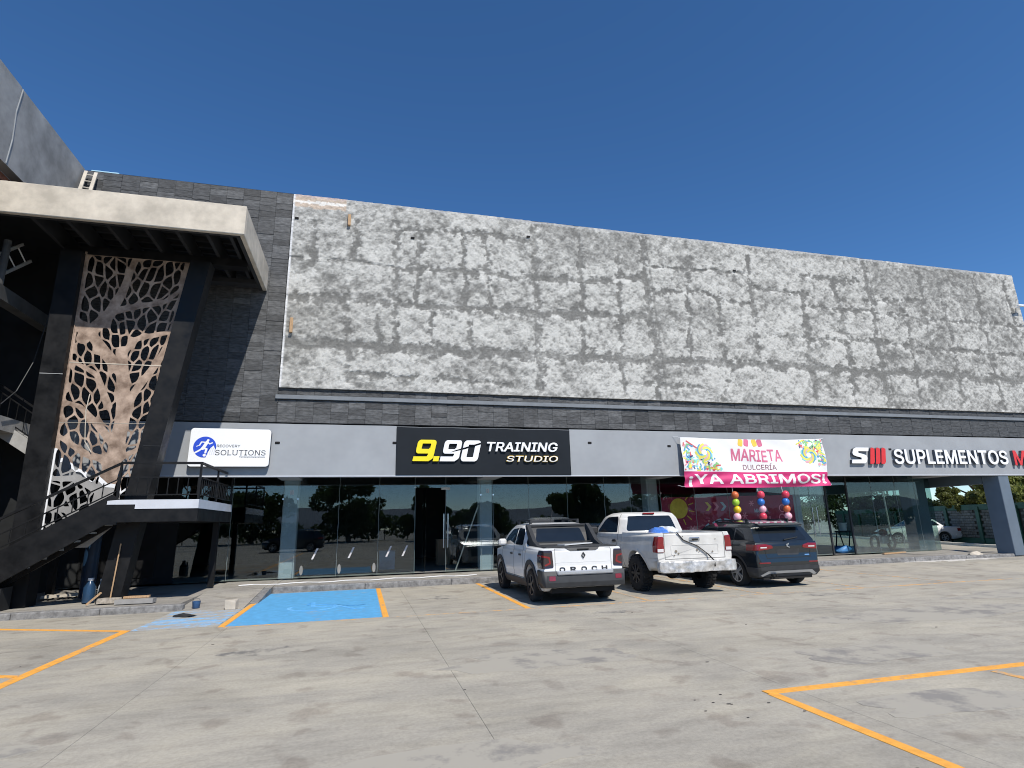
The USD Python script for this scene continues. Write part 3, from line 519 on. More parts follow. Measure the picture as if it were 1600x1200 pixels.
# laser-cut steel panel
def tree_panel():
    r = random.Random(21); zb, zt = 1.35, 8.56
    xl = lambda z: -6.985; xr = lambda z: -5.62+(z-.13)*(1.06/8.37)
    outer = Polygon([(xl(0), zb), (-6.0, zb), (xr(2.2), 2.0), (xr(zt), zt), (-6.985, zt)])
    frame = outer.difference(outer.buffer(-.065))
    def limb(pts, w0, w1):
        ps = np.array(pts, float); out = []
        L = LineString(ps); n = 14
        for i in range(n):
            a, b = L.interpolate(i/n, True), L.interpolate((i+1)/n, True); w = w0+(w1-w0)*(i+.5)/n
            out.append(LineString([a, b]).buffer(w/2))
        return unary_union(out)
    limbs = [limb([(-5.95, 1.3), (-5.85, 2.4), (-5.72, 3.4), (-5.66, 4.4), (-5.78, 5.3), (-5.9, 6.0)], 0.38, 0.21),
             limb([(-5.85, 5.5), (-6.25, 5.95), (-6.75, 6.6), (-6.98, 6.7)], 0.25, 0.15), limb([(-6.75, 6.3), (-6.3, 6.9), (-6.05, 7.6), (-5.9, 8.5)], 0.29, 0.07),
             limb([(-5.9, 5.9), (-5.6, 6.35), (-5.1, 6.5), (-4.7, 6.6)], 0.12, 0.05), limb([(-6.3, 7.0), (-5.7, 7.2), (-5.1, 7.35), (-4.6, 7.9)], 0.14, 0.04),
             limb([(-5.72, 4.3), (-5.5, 5.0), (-5.15, 5.6), (-4.9, 6.2), (-4.75, 7.3), (-4.7, 8.5)], 0.16, 0.05), limb([(-5.7, 3.6), (-6.2, 4.2), (-6.6, 4.6), (-6.95, 4.7)], 0.16, 0.05),
             limb([(-5.75, 3.3), (-6.3, 3.45), (-6.95, 3.9)], 0.15, 0.05), limb([(-6.0, 4.6), (-6.35, 5.4), (-6.9, 5.7)], 0.14, 0.04), limb([(-5.7, 3.3), (-5.4, 3.5), (-5.2, 3.6)], 0.12, 0.05),
             limb([(-5.9, 2.6), (-6.4, 2.9), (-6.95, 2.9)], 0.16, 0.06), limb([(-6.1, 1.6), (-6.5, 2.2), (-6.9, 2.2)], 0.19, 0.06)]
    wood = unary_union(limbs)
    free = outer.buffer(-.05).difference(wood)
    def leaf(x, y, L, w, ang):
        n = 9; t = np.linspace(0, 1, n); h = w*np.sin(np.pi*t)**.85*(1.12-.35*t)
        pts = [(L*(a-.5), b) for a, b in zip(t, h)]+[(L*(a-.5), -b*.82) for a, b in zip(t[::-1], h[::-1])]
        return affinity.translate(affinity.rotate(Polygon(pts).buffer(0), ang, origin=(0, 0)), x, y)
    from scipy.spatial import Voronoi
    minx, miny, maxx, maxy = free.bounds; k = .62; seeds = []
    for rad in (.235, .20, .175, .15):
        for _ in range(2500):
            x, z = r.uniform(minx-.3, maxx+.3), r.uniform(miny-.3, maxy+.3)
            if all((x-q[0])**2+((z-q[1])*k)**2 > rad*rad for q in seeds): seeds.append((x, z))
    def bend(p): return np.c_[p[:, 0]-.16*np.sin((p[:, 0]+5.8)*1.6)*np.cos(p[:, 1]*1.1), p[:, 1]]
    def swirl(p, s): return np.c_[p[:, 0], p[:, 1]+s*.55*(np.abs(p[:, 0]+5.75))]
    sd = np.array(seeds); w = swirl(sd, -1)*np.array([1, k]); vo = Voronoi(w); holes = []
    for ri in vo.point_region:
        reg = vo.regions[ri]
        if not reg or -1 in reg: continue
        c = Polygon(swirl(vo.vertices[reg]/np.array([1, k]), 1)).buffer(0).intersection(free).buffer(-.019)
        for g in getattr(c, 'geoms', [c]):
            if g.geom_type != 'Polygon' or g.area < .006: continue
            pts = np.array(g.simplify(.012).exterior.coords)[:-1]
            D = np.linalg.norm(pts[:, None]-pts[None], axis=2); i, j = np.unravel_index(np.argmax(D), D.shape); keep = {tuple(pts[i]), tuple(pts[j])}
            for _ in range(3):
                out = []
                for a, b in zip(pts, np.roll(pts, -1, 0)):
                    fa, fb = tuple(a) in keep, tuple(b) in keep
                    if fa: out.append(a)
                    out.append(a*.75+b*.25 if not fa else a*.6+b*.4); 
                    if not fb: out.append(a*.25+b*.75)
                pts = np.array(out)
            holes.append((0, 0, Polygon(pts).buffer(0)))
    sheet = outer.difference(unary_union([h[2].simplify(.004) for h in holes]))
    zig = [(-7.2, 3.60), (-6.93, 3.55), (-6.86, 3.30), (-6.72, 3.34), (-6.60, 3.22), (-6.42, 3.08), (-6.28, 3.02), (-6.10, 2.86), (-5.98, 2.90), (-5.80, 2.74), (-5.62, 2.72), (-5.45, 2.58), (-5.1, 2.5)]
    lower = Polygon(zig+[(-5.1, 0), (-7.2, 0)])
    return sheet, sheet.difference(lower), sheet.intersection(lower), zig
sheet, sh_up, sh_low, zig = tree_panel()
panel = thing('metal_screen', 'tall laser-cut steel panel of branches and leaves between the two black pillars', 'metal screen', (0, 0, 0))
PY = 15.34
obj('steel_sheet', prism(sh_up, PY, PY+.012), m_steel, panel)
tag(obj('primed_sheet', prism(sh_low, PY, PY+.012), m_plaingrey, panel), 'grey lower part of the panel')  # sheet below the zigzag line, coloured plain grey
edge_strips = unary_union([LineString(zig[i:i+2]).buffer(.045) for i in range(1, len(zig)-1) if i % 4 != 3]+[LineString([(-6.945, 1.5), (-6.945, 3.5)]).buffer(.03), LineString([(-5.42, 2.62), (-5.50, 2.15)]).buffer(.05)]).intersection(sheet)
obj('masking_tape', prism(edge_strips, PY-.006, PY-.001), m_white, panel)  # white strips along the zigzag and the sheet edges
obj('weld_seam', cat([bx(-6.98, -4.98, PY-.008, PY-.001, 5.66, 5.68), bx(-6.98, -5.15, PY-.008, PY-.001, 4.2, 4.208)]), m_cream, panel)
obj('frame_angle', cat([bar((-6.985, PY-.004, 1.4), (-6.985, PY-.004, 8.56), .04, .05, (1, 0, 0)), bar((-5.40, PY-.004, 1.9), (-4.565, PY-.004, 8.5), .03, .05, (1, 0, 0))]), m_steel, panel)
obj('hanging_cord', polyline([(-6.42, PY-.02, 4.9), (-6.44, PY-.03, 4.5), (-6.40, PY-.03, 4.1), (-6.36, PY-.03, 3.75), (-6.2, PY-.03, 3.5)], .010), m_cream, panel)

# front stair: black flight, landing and railing
st = thing('front_stair', 'black steel stair with landing and thin railing in front of the tree panel', 'stairs', (0, 0, 0))
LZ, LX0, LX1, LY0, LY1 = 2.36, -5.25, -3.60, 14.50, 18.0
obj('landing_slab', cat([bx(LX0, LX1-.004, LY0+.006, LY1, LZ-.48, LZ-.24), bx(LX0, LX1-.012, LY0+.012, LY1, LZ-.24, LZ-.02)]), m_black, st)
band = prism([(-5.42, LZ-.02), (-5.24, LZ+.0), (LX1, LZ), (LX1, LZ-.20), (-4.87, LZ-.20), (-4.87, LZ-.10), (-5.42, LZ-.10)], LY0, LY0+.008)
obj('landing_edge_band', band, m_whiteb, st)
obj('landing_edge_band', bx(LX1-.01, LX1+.002, LY0+.001, LY1, LZ-.2, LZ), m_whiteb, st)
obj('landing_top', bx(LX0, LX1-.013, LY0+.013, LY1-.005, LZ-.018, LZ-.002), m_wing, st)
s0, s1 = np.array((-7.9, LY0+.03, .38)), np.array((-5.18, LY0+.03, 2.02))
obj('stringer', prism([(-8.3, .28), (-8.3, .72), (-5.35, 2.48), (-5.2, 2.36), (-5.2, 1.83), (-5.42, 1.83), (-7.6, .42), (-7.8, .28)], LY0+.01, LY0+.07), m_black, st)
obj('stringer', prism([(-8.3, .28), (-8.3, .60), (-5.35, 2.36), (-5.2, 2.36), (-5.2, 1.83), (-5.42, 1.83), (-7.6, .42), (-7.8, .28)], 15.06, 15.12), m_black, st)
for k in range(11):
    x, z = -5.47-.293*k, 2.06-.172*k
    if z > .2: obj('tread', bx(x-.29, x+.02, LY0+.071, 15.059, z-.24, z-.20), m_plaingrey, st)
obj('stair_wall', prism([(-8.3, .14), (-7.15, .14), (-7.15, .60), (-8.3, .05)], 14.62, 15.04), m_blackb, st)
def rail(name, a, b, w=.05): obj(name, bar(a, b, w, w), m_black, st)
rail('handrail', (-8.3, LY0+.04, 1.47), (-5.25, LY0+.04, 3.17)); rail('handrail', (-5.26, LY0+.04, 3.18), (LX1-.02, LY0+.04, 3.18)); rail('handrail', (LX1-.03, LY0+.02, 3.18), (LX1-.03, LY1, 3.18))
rail('middle_rail', (-8.3, LY0+.04, 1.13), (-5.25, LY0+.04, 2.83), .025); rail('middle_rail', (-5.25, LY0+.04, 2.86), (LX1-.03, LY0+.04, 2.86), .025); rail('middle_rail', (LX1-.03, LY0+.04, 2.86), (LX1-.03, LY1, 2.86), .025)
rail('bottom_rail', (-8.3, LY0+.04, .82), (-5.3, LY0+.04, 2.55), .025); rail('bottom_rail', (-5.25, LY0+.04, 2.47), (LX1-.03, LY0+.04, 2.47), .025); rail('bottom_rail', (LX1-.03, LY0+.04, 2.47), (LX1-.03, LY1, 2.47), .025)
for k in range(12):
    x = -8.2+k*.265; z = .82+(x+8.3)*(1.73/3.0); obj('baluster', bx(x-.008, x+.008, LY0+.03, LY0+.05, z, z+.32), m_black, st)
for k in range(8):
    x = -5.1+k*.205; obj('baluster', bx(x-.008, x+.008, LY0+.03, LY0+.05, 2.47, 2.86), m_black, st)
for k in range(19):
    y = LY0+.25+k*.18; obj('baluster', bx(LX1-.038, LX1-.022, y-.008, y+.008, 2.47, 2.86), m_black, st)
for (x, y) in ((-5.25, LY0+.04), (LX1-.03, LY0+.04), (LX1-.03, LY0+1.7), (LX1-.03, LY1-.05)): obj('rail_post', bx(x-.022, x+.022, y-.022, y+.022, LZ-.001, 3.155), m_black, st)
for (x, y) in ((-7.6, LY1-.3), (-3.9, LY1-.25)): obj('support_post', bx(x-.07, x+.07, y-.07, y+.07, .18, LZ-.485), m_black, st)
# ladders
def ladder(name, label, a, b, w, n, r, mat):
    a, b = np.array(a, float), np.array(b, float); w = np.array(w, float)
    t = thing(name, label, 'ladder', (0, 0, 0))
    for s in (0, 1): obj('side_rail', bar(a+w*s, b+w*s, r*1.4, r*2.4, w), mat, t)
    for k in range(n):
        p = a+(b-a)*((k+.5)/n); obj('rung', tube(p, p+w, r*.6, 8), mat, t)
    return t
ladder('ladder', 'pale ladder standing on the cream canopy against the stone wall', (-7.80, 15.9, 9.35), (-8.12, 17.05, 11.85), (.24, .03, 0), 9, .035, m_cream)
ladder('ladder', 'aluminium ladder leaning inside the dark open floor of the left wing', (-9.0, 12.5, 5.8), (-8.45, 15.5, 8.7), (.05, .35, -.28), 11, .03, m_alu)
tag(obj('tarp_corner', cat([rbx(-8.15, -7.4, 17.3, 17.6, 12.0, 12.09, .03)]), M('pale_blue_tarp', (.35, .55, .65), .6, .1)), 'pale blue tarp corner lying on the wall top above the ladder', 'tarp')
# odds and ends at the foot of the stair
br = thing('broom', 'wooden-handled broom leaning on the black pillar base', 'broom', (-5.28, 15.0, .165))
obj('handle', tube((0, 0, .1), (.02, .12, 1.25), .014), m_wood, br); obj('brush', slab(Polygon([(-.24, -.06), (.24, -.06), (.2, .06), (-.2, .06)]), 0, .11), M('broom_bristle', (.33, .29, .24), .9, .3, 20), br)
def bottle(label, x, y, z, h, r, body, capm):
    t = thing('bottle', label, 'bottle', (x, y, z))
    prof = np.array([(0, 0), (r, 0), (r, h*.62), (r*.45, h*.84), (r*.4, h*.9), (0, h*.9)])
    obj('body', trimesh.creation.revolve(prof, sections=16), body, t, smooth=40); obj('cap', at(trimesh.creation.cylinder(r*.5, h*.1, sections=12), 0, 0, h*.951), capm, t)
m_bluejug = M('blue_jug', (.02, .05, .10), .25, .1, spec=.6); m_clearp = M('clear_plastic', (.40, .45, .48), .2, .1, spec=.6)
bottle('blue plastic water jug with white cap beside the pillar foot', -5.87, 15.45, .16, .52, .12, m_bluejug, m_white)
bottle('clear small water bottle standing behind the blue jug', -5.72, 15.62, .16, .48, .05, m_clearp, m_white)
def plank(label, a, b, w, h, mat, group=None): return tag(obj('plank', bar(a, b, w, h), mat), label, 'plank', group)
plank('thick grey plank lying flat in front of the broom', (-5.1, 14.85, .20), (-4.35, 14.82, .20), .22, .09, m_plaingrey)
plank('thin wooden plank lying on top of the thick grey plank', (-5.0, 14.95, .275), (-4.5, 14.98, .275), .12, .04, m_wood)
plank('short pale plank lying in the dark under the stair', (-7.3, 16.6, .22), (-6.3, 17.0, .24), .3, .06, m_cream)
plank('broken offcut leaning next to the blue jug', (-5.65, 14.8, .17), (-5.45, 14.95, .40), .05, .03, m_wood)
tag(obj('blue_tarp_roll', slab(affinity.scale(Point(-6.25, 16.3).buffer(.16, 8), 1.0, .7), .18, 1.65), M('blue_sheet', (.006, .022, .05), .5, .2, 3), smooth=40), 'dark blue rolled tarpaulin standing upright under the stair', 'tarpaulin')
blk = trimesh.convex.convex_hull(np.array([(x*.115+random.Random(i).uniform(-.02, .02), y*.10, z*.19) for i, (x, y, z) in enumerate([(-1, -1, 0), (1, -1, 0), (1, 1, 0), (-1, 1, 0), (-.9, -1, 1), (.7, -.8, .9), (.95, .9, 1), (-1, .8, .95), (.95, -.9, .7)])]))
tag(obj('concrete_block', at(blk, -2.66, 14.15, .01), m_cream), 'chipped pale concrete block beside the orange line of the blue bay', 'block')
tag(obj('rubble_lump', at(trimesh.convex.convex_hull(np.random.default_rng(3).normal(size=(30, 3))*np.array([.075, .05, .025])), -3.36, 13.3, .03), m_blackplastic), 'black rag lump lying on the blue hatching', 'rag')
pot = thing('paint_pot', 'small blue paint pot on the ramp edge', 'pot', (-3.42, 14.45, .03))
obj('pot_body', trimesh.creation.revolve(np.array([(0, 0), (.07, 0), (.085, .14), (.078, .14), (.066, .02), (0, .02)]), sections=18), M('pot_blue', (.03, .08, .18), .5, .3, 8), pot, smooth=40); obj('pot_handle', polyline([(-.08, 0, .14), (-.05, -.03, .2), (.05, -.03, .2), (.08, 0, .14)], .006), m_chrome, pot)
sv = thing('shovel', 'shovel with orange grip handle leaning at the stair foot', 'shovel', (-7.52, 14.2, .14))
obj('shaft', tube((0, 0, .05), (-.05, .25, .85), .018), m_white, sv); obj('grip', polyline([(-.05, .25, .85), (-.12, .27, .95), (-.1, .28, 1.02), (.02, .28, 1.02), (.04, .27, .95), (-.05, .25, .85)], .02), M('orange_grip', (.5, .16, .06), .5), sv); obj('blade', bar((0, 0, .0), (.01, -.02, .25), .2, .01, (1, 0, 0)), m_alu, sv)
# ---------------------------------------------------------------- signs on the fascia
m_signwhite = M('sign_white', (.82, .82, .82), .35, .01); m_yellow = M('sign_yellow', (.80, .66, .015), .35, .02); m_sred = M('sign_red', (.62, .035, .035), .35, .03)
m_board = M('sign_board_black', (.010, .013, .017), .55, .1, 2, spec=.2); m_sblue = M('sign_blue', (.03, .08, .55), .4, .03); m_sgrey = M('sign_grey_print', (.07, .07, .075), .5, .05); m_amber = M('sign_amber', (.75, .52, .12), .35, .03)
m_letside = M('letter_side', (.09, .095, .105), .5, .05)
# clinic sign
rs = thing('clinic_sign', 'white rounded RECOVERY SOLUTIONS light box above the stair landing', 'sign', (0, 0, 0))
rp = Polygon([(-4.61, 3.345), (-2.565, 3.345), (-2.555, 4.385), (-4.60, 4.40)]).buffer(-.09).buffer(.09, 8)
obj('light_box', prism(rp, 17.02, 17.17), m_letside, rs); obj('face', prism(rp.buffer(-.004), 17.005, 17.018), m_signwhite, rs)
fy = 17.003
cx, cz, R = -4.22, 3.875, .285
disc = Point(cx, cz).buffer(R, 24)
run = unary_union([Point(cx+.07, cz+.19).buffer(.032), LineString([(cx+.05, cz+.14), (cx-.01, cz+.02), (cx-.05, cz-.04)]).buffer(.042), LineString([(cx+.04, cz+.14), (cx+.12, cz+.09), (cx+.18, cz+.12)]).buffer(.018), LineString([(cx+.0, cz+.13), (cx-.09, cz+.14), (cx-.13, cz+.05)]).buffer(.018),
                   LineString([(cx-.03, cz-.03), (cx+.05, cz-.05), (cx+.03, cz-.15)]).buffer(.026), LineString([(cx-.05, cz-.03), (cx-.14, cz-.10), (cx-.22, cz-.15)]).buffer(.024), LineString([(cx-.14, cz+.05), (cx-.2, cz+.02)]).buffer(.012),
                   Polygon([(cx+.04, cz-.3), (cx+.10, cz-.12), (cx+.15, cz-.02), (cx+.22, cz+.05), (cx+.25, cz-.02), (cx+.27, cz-.06), (cx+.3, cz-.3)]), Point(cx+.01, cz-.22).buffer(.04)])
obj('runner_emblem', prism(disc.difference(run), fy-.003, fy), m_sblue, rs)
obj('emblem_streak', prism(unary_union([LineString([(cx+.08+k*.05, cz-.2), (cx+.12+k*.05, cz-.02)]).buffer(.006) for k in range(4)]), fy-.003, fy), M('pale_print', (.55, .58, .68), .5), rs)
for m in (word('RECOVERY', -3.92, -3.33, 3.875, 3.945, fy, .003, False),): letters(rs, m_sgrey, m)
def serif_word(text, x0, x1, z0, z1, y):
    m = word(text, x0, x1, z0, z1, y, .003, False); ps = sorted(m.split(only_watertight=False), key=lambda q: q.bounds[0, 0]); h = z1-z0; out = []
    for ch, p in zip([c for c in text if c != ' '], ps):
        b = p.bounds; add = [p]; s = h*.055
        def ser(xc, z): add.append(bx(xc-h*.12, xc+h*.12, y-.0042, y, z-s/2+(s/2 if z == z0 else -s/2), z+s/2+(s/2 if z == z0 else -s/2)))
        xl, xr = b[0, 0]+h*.05, b[1, 0]-h*.05; xm = (b[0, 0]+b[1, 0])/2
        if ch in 'T': ser(xm, z0)
        if ch in 'LI': ser(xl if ch == 'L' else xm, z0); ser(xl if ch == 'L' else xm, z1)
        if ch in 'U': ser(xl, z1); ser(xr, z1)
        if ch in 'N': ser(xl, z0); ser(xl, z1); ser(xr, z1)
        out.append(cat(add))
    return out
for q in serif_word('SOLUTIONS', -3.95, -2.665, 3.655, 3.80, fy): obj('letter', q, m_sgrey, rs)
obj('subtitle', word('Fisioterapia Especializada', -3.33, -2.68, 3.585, 3.632, fy, .003, False), m_sgrey, rs)

# gym sign
gs = thing('gym_sign', 'black sign board with yellow and white 9.90 TRAINING STUDIO letters', 'sign', (0, 0, 0))
obj('board', rbx(.915, 6.405, FY-.035, FY+.008, 3.122, 4.558, .004), m_board, gs)
LY = FY-.105
def block_nine():
    o = sbox(0, .0, 1, 1.0).buffer(-.2).buffer(.2, 6)
    ring = sbox(0, .36, 1, 1.0).buffer(-.16).buffer(.16, 6).difference(sbox(.30, .60, .70, .80).buffer(.03))
    return unary_union([ring, sbox(.68, .16, 1.0, .62), sbox(-.06, 0, .80, .22), Polygon([(.5, 0), (.72, 0), (.86, .04), (.97, .12), (1.0, .3), (.68, .3)])]).buffer(.01).buffer(-.01)
def block_zero(): return sbox(0, 0, 1, 1).buffer(-.18).buffer(.18, 6).difference(sbox(.31, .2, .69, .80).buffer(-.03).buffer(.03))
def place(p, x0, w, z0, h, sh=.22): return affinity.affine_transform(p, [w, sh*h, 0, h, x0, z0])
z0, h = 3.53, .64
n9a = place(block_nine(), 1.42, .56, z0, h); dot = place(sbox(0, 0, 1, .235), 1.99, .17, z0, h)
n9b = place(block_nine(), 2.23, .53, z0, h); n0 = place(block_zero(), 2.82, .53, z0, h)
slash = Polygon([(2.50, 3.79), (2.66, 3.86), (3.54, 4.13), (3.54, 4.07), (2.95, 3.89)])
for nm, p, mt in (('digit', n9a, m_yellow), ('dot', dot, m_yellow), ('digit', n9b.difference(slash), m_signwhite), ('digit', n0.difference(slash).difference(n9b.buffer(.02)), m_signwhite)): obj(nm, prism(p, LY, LY+.05), mt, gs)
letters(gs, m_signwhite, word('TRAINING', 3.66, 5.96, 3.84, 4.135, LY+.05, .05, True, .18))
letters(gs, m_amber, word('STUDIO', 4.26, 5.96, 3.515, 3.715, LY+.05, .045, True, .16))
letters(gs, m_signwhite, word('STUDIO', 4.275, 5.945, 3.53, 3.70, LY+.003, .012, False, .16), 'letter_face')
# supplements sign
ss = thing('supplements_sign', 'raised white SUPLEMENTOS letters with red and white SM logo on the grey fascia', 'sign', (0, 0, 0))
def raised(polyface, mat, y=FY-.10, d=.10):
    a = obj('letter_return', prism(polyface, y, y+d-.004), m_letside, ss); obj('letter_face', prism(polyface.buffer(-.004), y-.012, y-.002), mat, ss)
S = Polygon([(.0, 0), (.80, 0), (.93, .08), (.96, .34), (.90, .50), (.72, .58), (.38, .66), (.36, .76), (1.0, .76), (1.02, 1.0), (.2, 1.0), (.04, .90), (.0, .66), (.06, .52), (.25, .44), (.58, .36), (.60, .25), (0, .24)]).buffer(-.03).buffer(.03, 4)
raised(affinity.affine_transform(S, [.72, .14, 0, .59, 17.31, 3.52]), m_signwhite)
for k in range(3):
    raised(affinity.affine_transform(Polygon([(0, .0), (.62, 0), (.85, .12), (1.0, .92), (.55, 1.0), (.25, .93)]).buffer(-.06).buffer(.06, 4), [.26, .06, 0, .62, 18.13+k*.255, 3.50]), m_sred)
def raised_word(text, x0, x1, z0, z1, mat):
    m = word(text, x0, x1, z0, z1, FY-.004, .096, True); face = word(text, x0+.004, x1-.004, z0+.004, z1-.004, FY-.102, .010, True)
    letters(ss, m_letside, m, 'letter_return'); letters(ss, mat, face, 'letter_face')
raised_word('SUPLEMENTOS', 19.30, 24.98, 3.50, 4.07, m_signwhite)
raised_word('MTY', 25.30, 27.1, 3.47, 4.07, m_sred)

# sweet-shop banner
bn = thing('banner', 'white and pink MARIETA DULCERIA banner reading YA ABRIMOS hung on the fascia', 'banner', (0, 0, 0))
def by(x, z):
    x, z = np.asarray(x, float), np.asarray(z, float); u = (x-10.3)/5.8; w = (4.4-z)/1.7
    sag = .035*np.sin(7*u+5*w*w)*np.clip(w*1.6, 0, 1)+.022*np.sin(19*u-9*w+2*np.sin(4*u))+.05*np.exp(-((u-.04-.28*w)**2)/.004)*w+.05*np.exp(-((1-u-.06-.22*w)**2)/.004)*w
    fold = .035*np.sin(11*u+24*w+3*np.sin(6*u))*np.clip((3.22-z)/.2, 0, 1)
    return 17.08-.05-sag-fold-.03*np.clip(w, 0, 1)
def drape(poly, off, th=.004, s=.07):
    out = []
    for g in getattr(poly, 'geoms', [poly]):
        if g.geom_type != 'Polygon' or g.area < 1e-5: continue
        v, f = trimesh.creation.triangulate_polygon(g, engine='earcut')
        v3 = np.c_[v, np.zeros(len(v))]; v3, f = trimesh.remesh.subdivide_to_size(v3, f, s, max_iter=12)
        a = np.c_[v3[:, 0], by(v3[:, 0], v3[:, 1])-off, v3[:, 1]]; b = a.copy(); b[:, 1] += th
        n = len(a); m = trimesh.Trimesh(a, f, process=False); e = trimesh.grouping.group_rows(np.sort(m.edges, 1), require_count=1); ed = m.edges[e]
        fs = np.vstack([f, f[:, ::-1]+n, np.c_[ed[:, 1], ed[:, 0], ed[:, 0]+n], np.c_[ed[:, 1], ed[:, 0]+n, ed[:, 1]+n]])
        out.append(trimesh.Trimesh(np.vstack([a, b]), fs, process=False))
    return cat(out)
white_p = Polygon([(10.32, 4.37), (12, 4.33), (14.5, 4.33), (16.06, 4.40), (16.10, 3.2), (13, 3.19), (10.33, 3.22)])
pink_p = Polygon([(10.33, 3.22), (13, 3.19), (16.10, 3.2), (16.14, 2.71), (13, 2.66), (10.36, 2.70)])
m_cloth = M('banner_cloth', (.80, .79, .78), .7, .02, 2); m_pink = M('banner_pink', (.56, .035, .16), .65, .08, 2); m_rose = M('print_rose', (.62, .16, .26), .7, .05); m_maroon = M('print_maroon', (.22, .06, .09), .7, .05)
m_py = M('print_yellow', (.78, .52, .08), .7, .05)
obj('cloth', drape(white_p, 0), m_cloth, bn, smooth=True); obj('cloth', drape(pink_p, .002), m_pink, bn, smooth=True)
def flat_text(text, x0, x1, z0, z1, bold=True, sh=0):
    m = fit(shear(meshkit.text_mesh(text, 1.0, 1.0, bold), sh), x0, x1, z0, z1)
    s = m.section(plane_origin=(0, 0, .5), plane_normal=(0, 0, 1)); p, T = s.to_2D(); ps = [affinity.affine_transform(g, [T[0, 0], T[0, 1], T[1, 0], T[1, 1], T[0, 3], T[1, 3]]) for g in p.polygons_full]
    return sorted(ps, key=lambda g: g.bounds[0])
rr = random.Random(6)
for g in flat_text('MARIETA', 12.22, 14.28, 3.56, 3.98):
    dz = rr.uniform(-.03, .03); obj('print_letter', drape(affinity.translate(g, 0, dz).intersection(white_p), .006, .002, .09), m_rose, bn)
for i, g in enumerate(flat_text('DULCERIA', 12.66, 13.95, 3.27, 3.45, False)): obj('print_letter', drape(g, .006, .002, .12), m_maroon, bn)
obj('print_letter', drape(LineString([(13.74, 3.475), (13.78, 3.51)]).buffer(.012), .006, .002, .2), m_maroon, bn)
for g in flat_text('¡YA ABRIMOS!', 10.50, 15.98, 2.72, 3.13): obj('print_letter', drape(g.intersection(pink_p), .008, .002, .08), m_cloth, bn)
for k, (x, mt) in enumerate(((12.62, m_py), (12.86, m_rose), (13.20, m_py), (13.42, m_rose))):
    obj('awning_print', drape(affinity.rotate(sbox(x-.10, 4.08, x+.10, 4.34).buffer(-.06).buffer(.06), -14 if k < 2 else 14).intersection(white_p), .006, .002, .12), mt, bn)
cols = [('candy_yellow', (.72, .66, .12)), ('candy_green', (.25, .52, .22)), ('candy_blue', (.10, .32, .55)), ('candy_red', (.66, .12, .12)), ('candy_navy', (.03, .05, .14)), ('candy_pink', (.75, .38, .42)), ('candy_teal', (.25, .62, .60))]
cm = [M(n, c, .7, .05) for n, c in cols]
for side in (0, 1):
    px0 = 10.95 if side == 0 else 15.45; pieces = {i: [] for i in range(7)}
    cz_ = 3.86 if side == 0 else 3.80; cx_ = 11.15 if side == 0 else 15.38
    for k in range(12):   # swirl sweet
        a = np.linspace(0, 1.6, 12); rad = .29*(1-.55*a/1.6); an = k*math.pi/6+a*1.1
        pts = [(cx_+r0*math.cos(t)*1.05, cz_+r0*math.sin(t)*.95) for r0, t in zip(rad, an)]
        pieces[(0, 6, 5, 0, 2, 6)[k % 6]].append(LineString(pts).buffer(.036))
    pieces[3].append(LineString([(cx_-.2, cz_+.1), (cx_-.62 if side == 0 else cx_+.55, cz_+.38)]).buffer(.022) if side == 0 else LineString([(cx_+.15, cz_+.1), (cx_+.58, cz_+.5)]).buffer(.022))
    for k in range(105):
        if side == 0: t = rr.random(); x, z = (10.36+rr.random()*.30, rr.uniform(3.27, 4.15)) if t < .45 else (10.4+rr.random()*1.35, 3.26+rr.random()*.45*(1-0.3*rr.random()))
        else: t = rr.random(); x, z = (15.75+rr.random()*.30, rr.uniform(3.45, 4.34)) if t < .6 else (15.05+rr.random()*.95, 4.02+rr.random()*.3)
        c = rr.randrange(7); kind = rr.randrange(3)
        g = Point(x, z).buffer(rr.uniform(.025, .06), 5) if kind == 0 else (LineString([(x, z), (x+rr.uniform(-.14, .14), z+rr.uniform(-.09, .09)), (x+rr.uniform(-.2, .2), z+rr.uniform(-.12, .12))]).buffer(.022) if kind == 1 else affinity.rotate(sbox(x-.07, z-.02, x+.07, z+.02), rr.uniform(0, 180)))
        pieces[c].append(g)
    done = None
    for i in range(7):
        u = unary_union(pieces[i]).intersection(white_p.buffer(-.02))
        if done is not None: u = u.difference(done)
        done = u if done is None else done.union(u)
        
        for g_ in getattr(u, 'geoms', [u]):
            if g_.geom_type == 'Polygon' and g_.area > .0008: obj('candy_print', drape(g_, .006, .002, .2), cm[i], bn)
for (x, z) in ((10.33, 4.36), (16.05, 4.39), (10.37, 2.71), (16.12, 2.73)): obj('tie_cord', tube((x, by(x, z)-.004, z), (x+(.25 if x > 13 else -.2), FY-.005, z+.06), .006), m_white, bn)

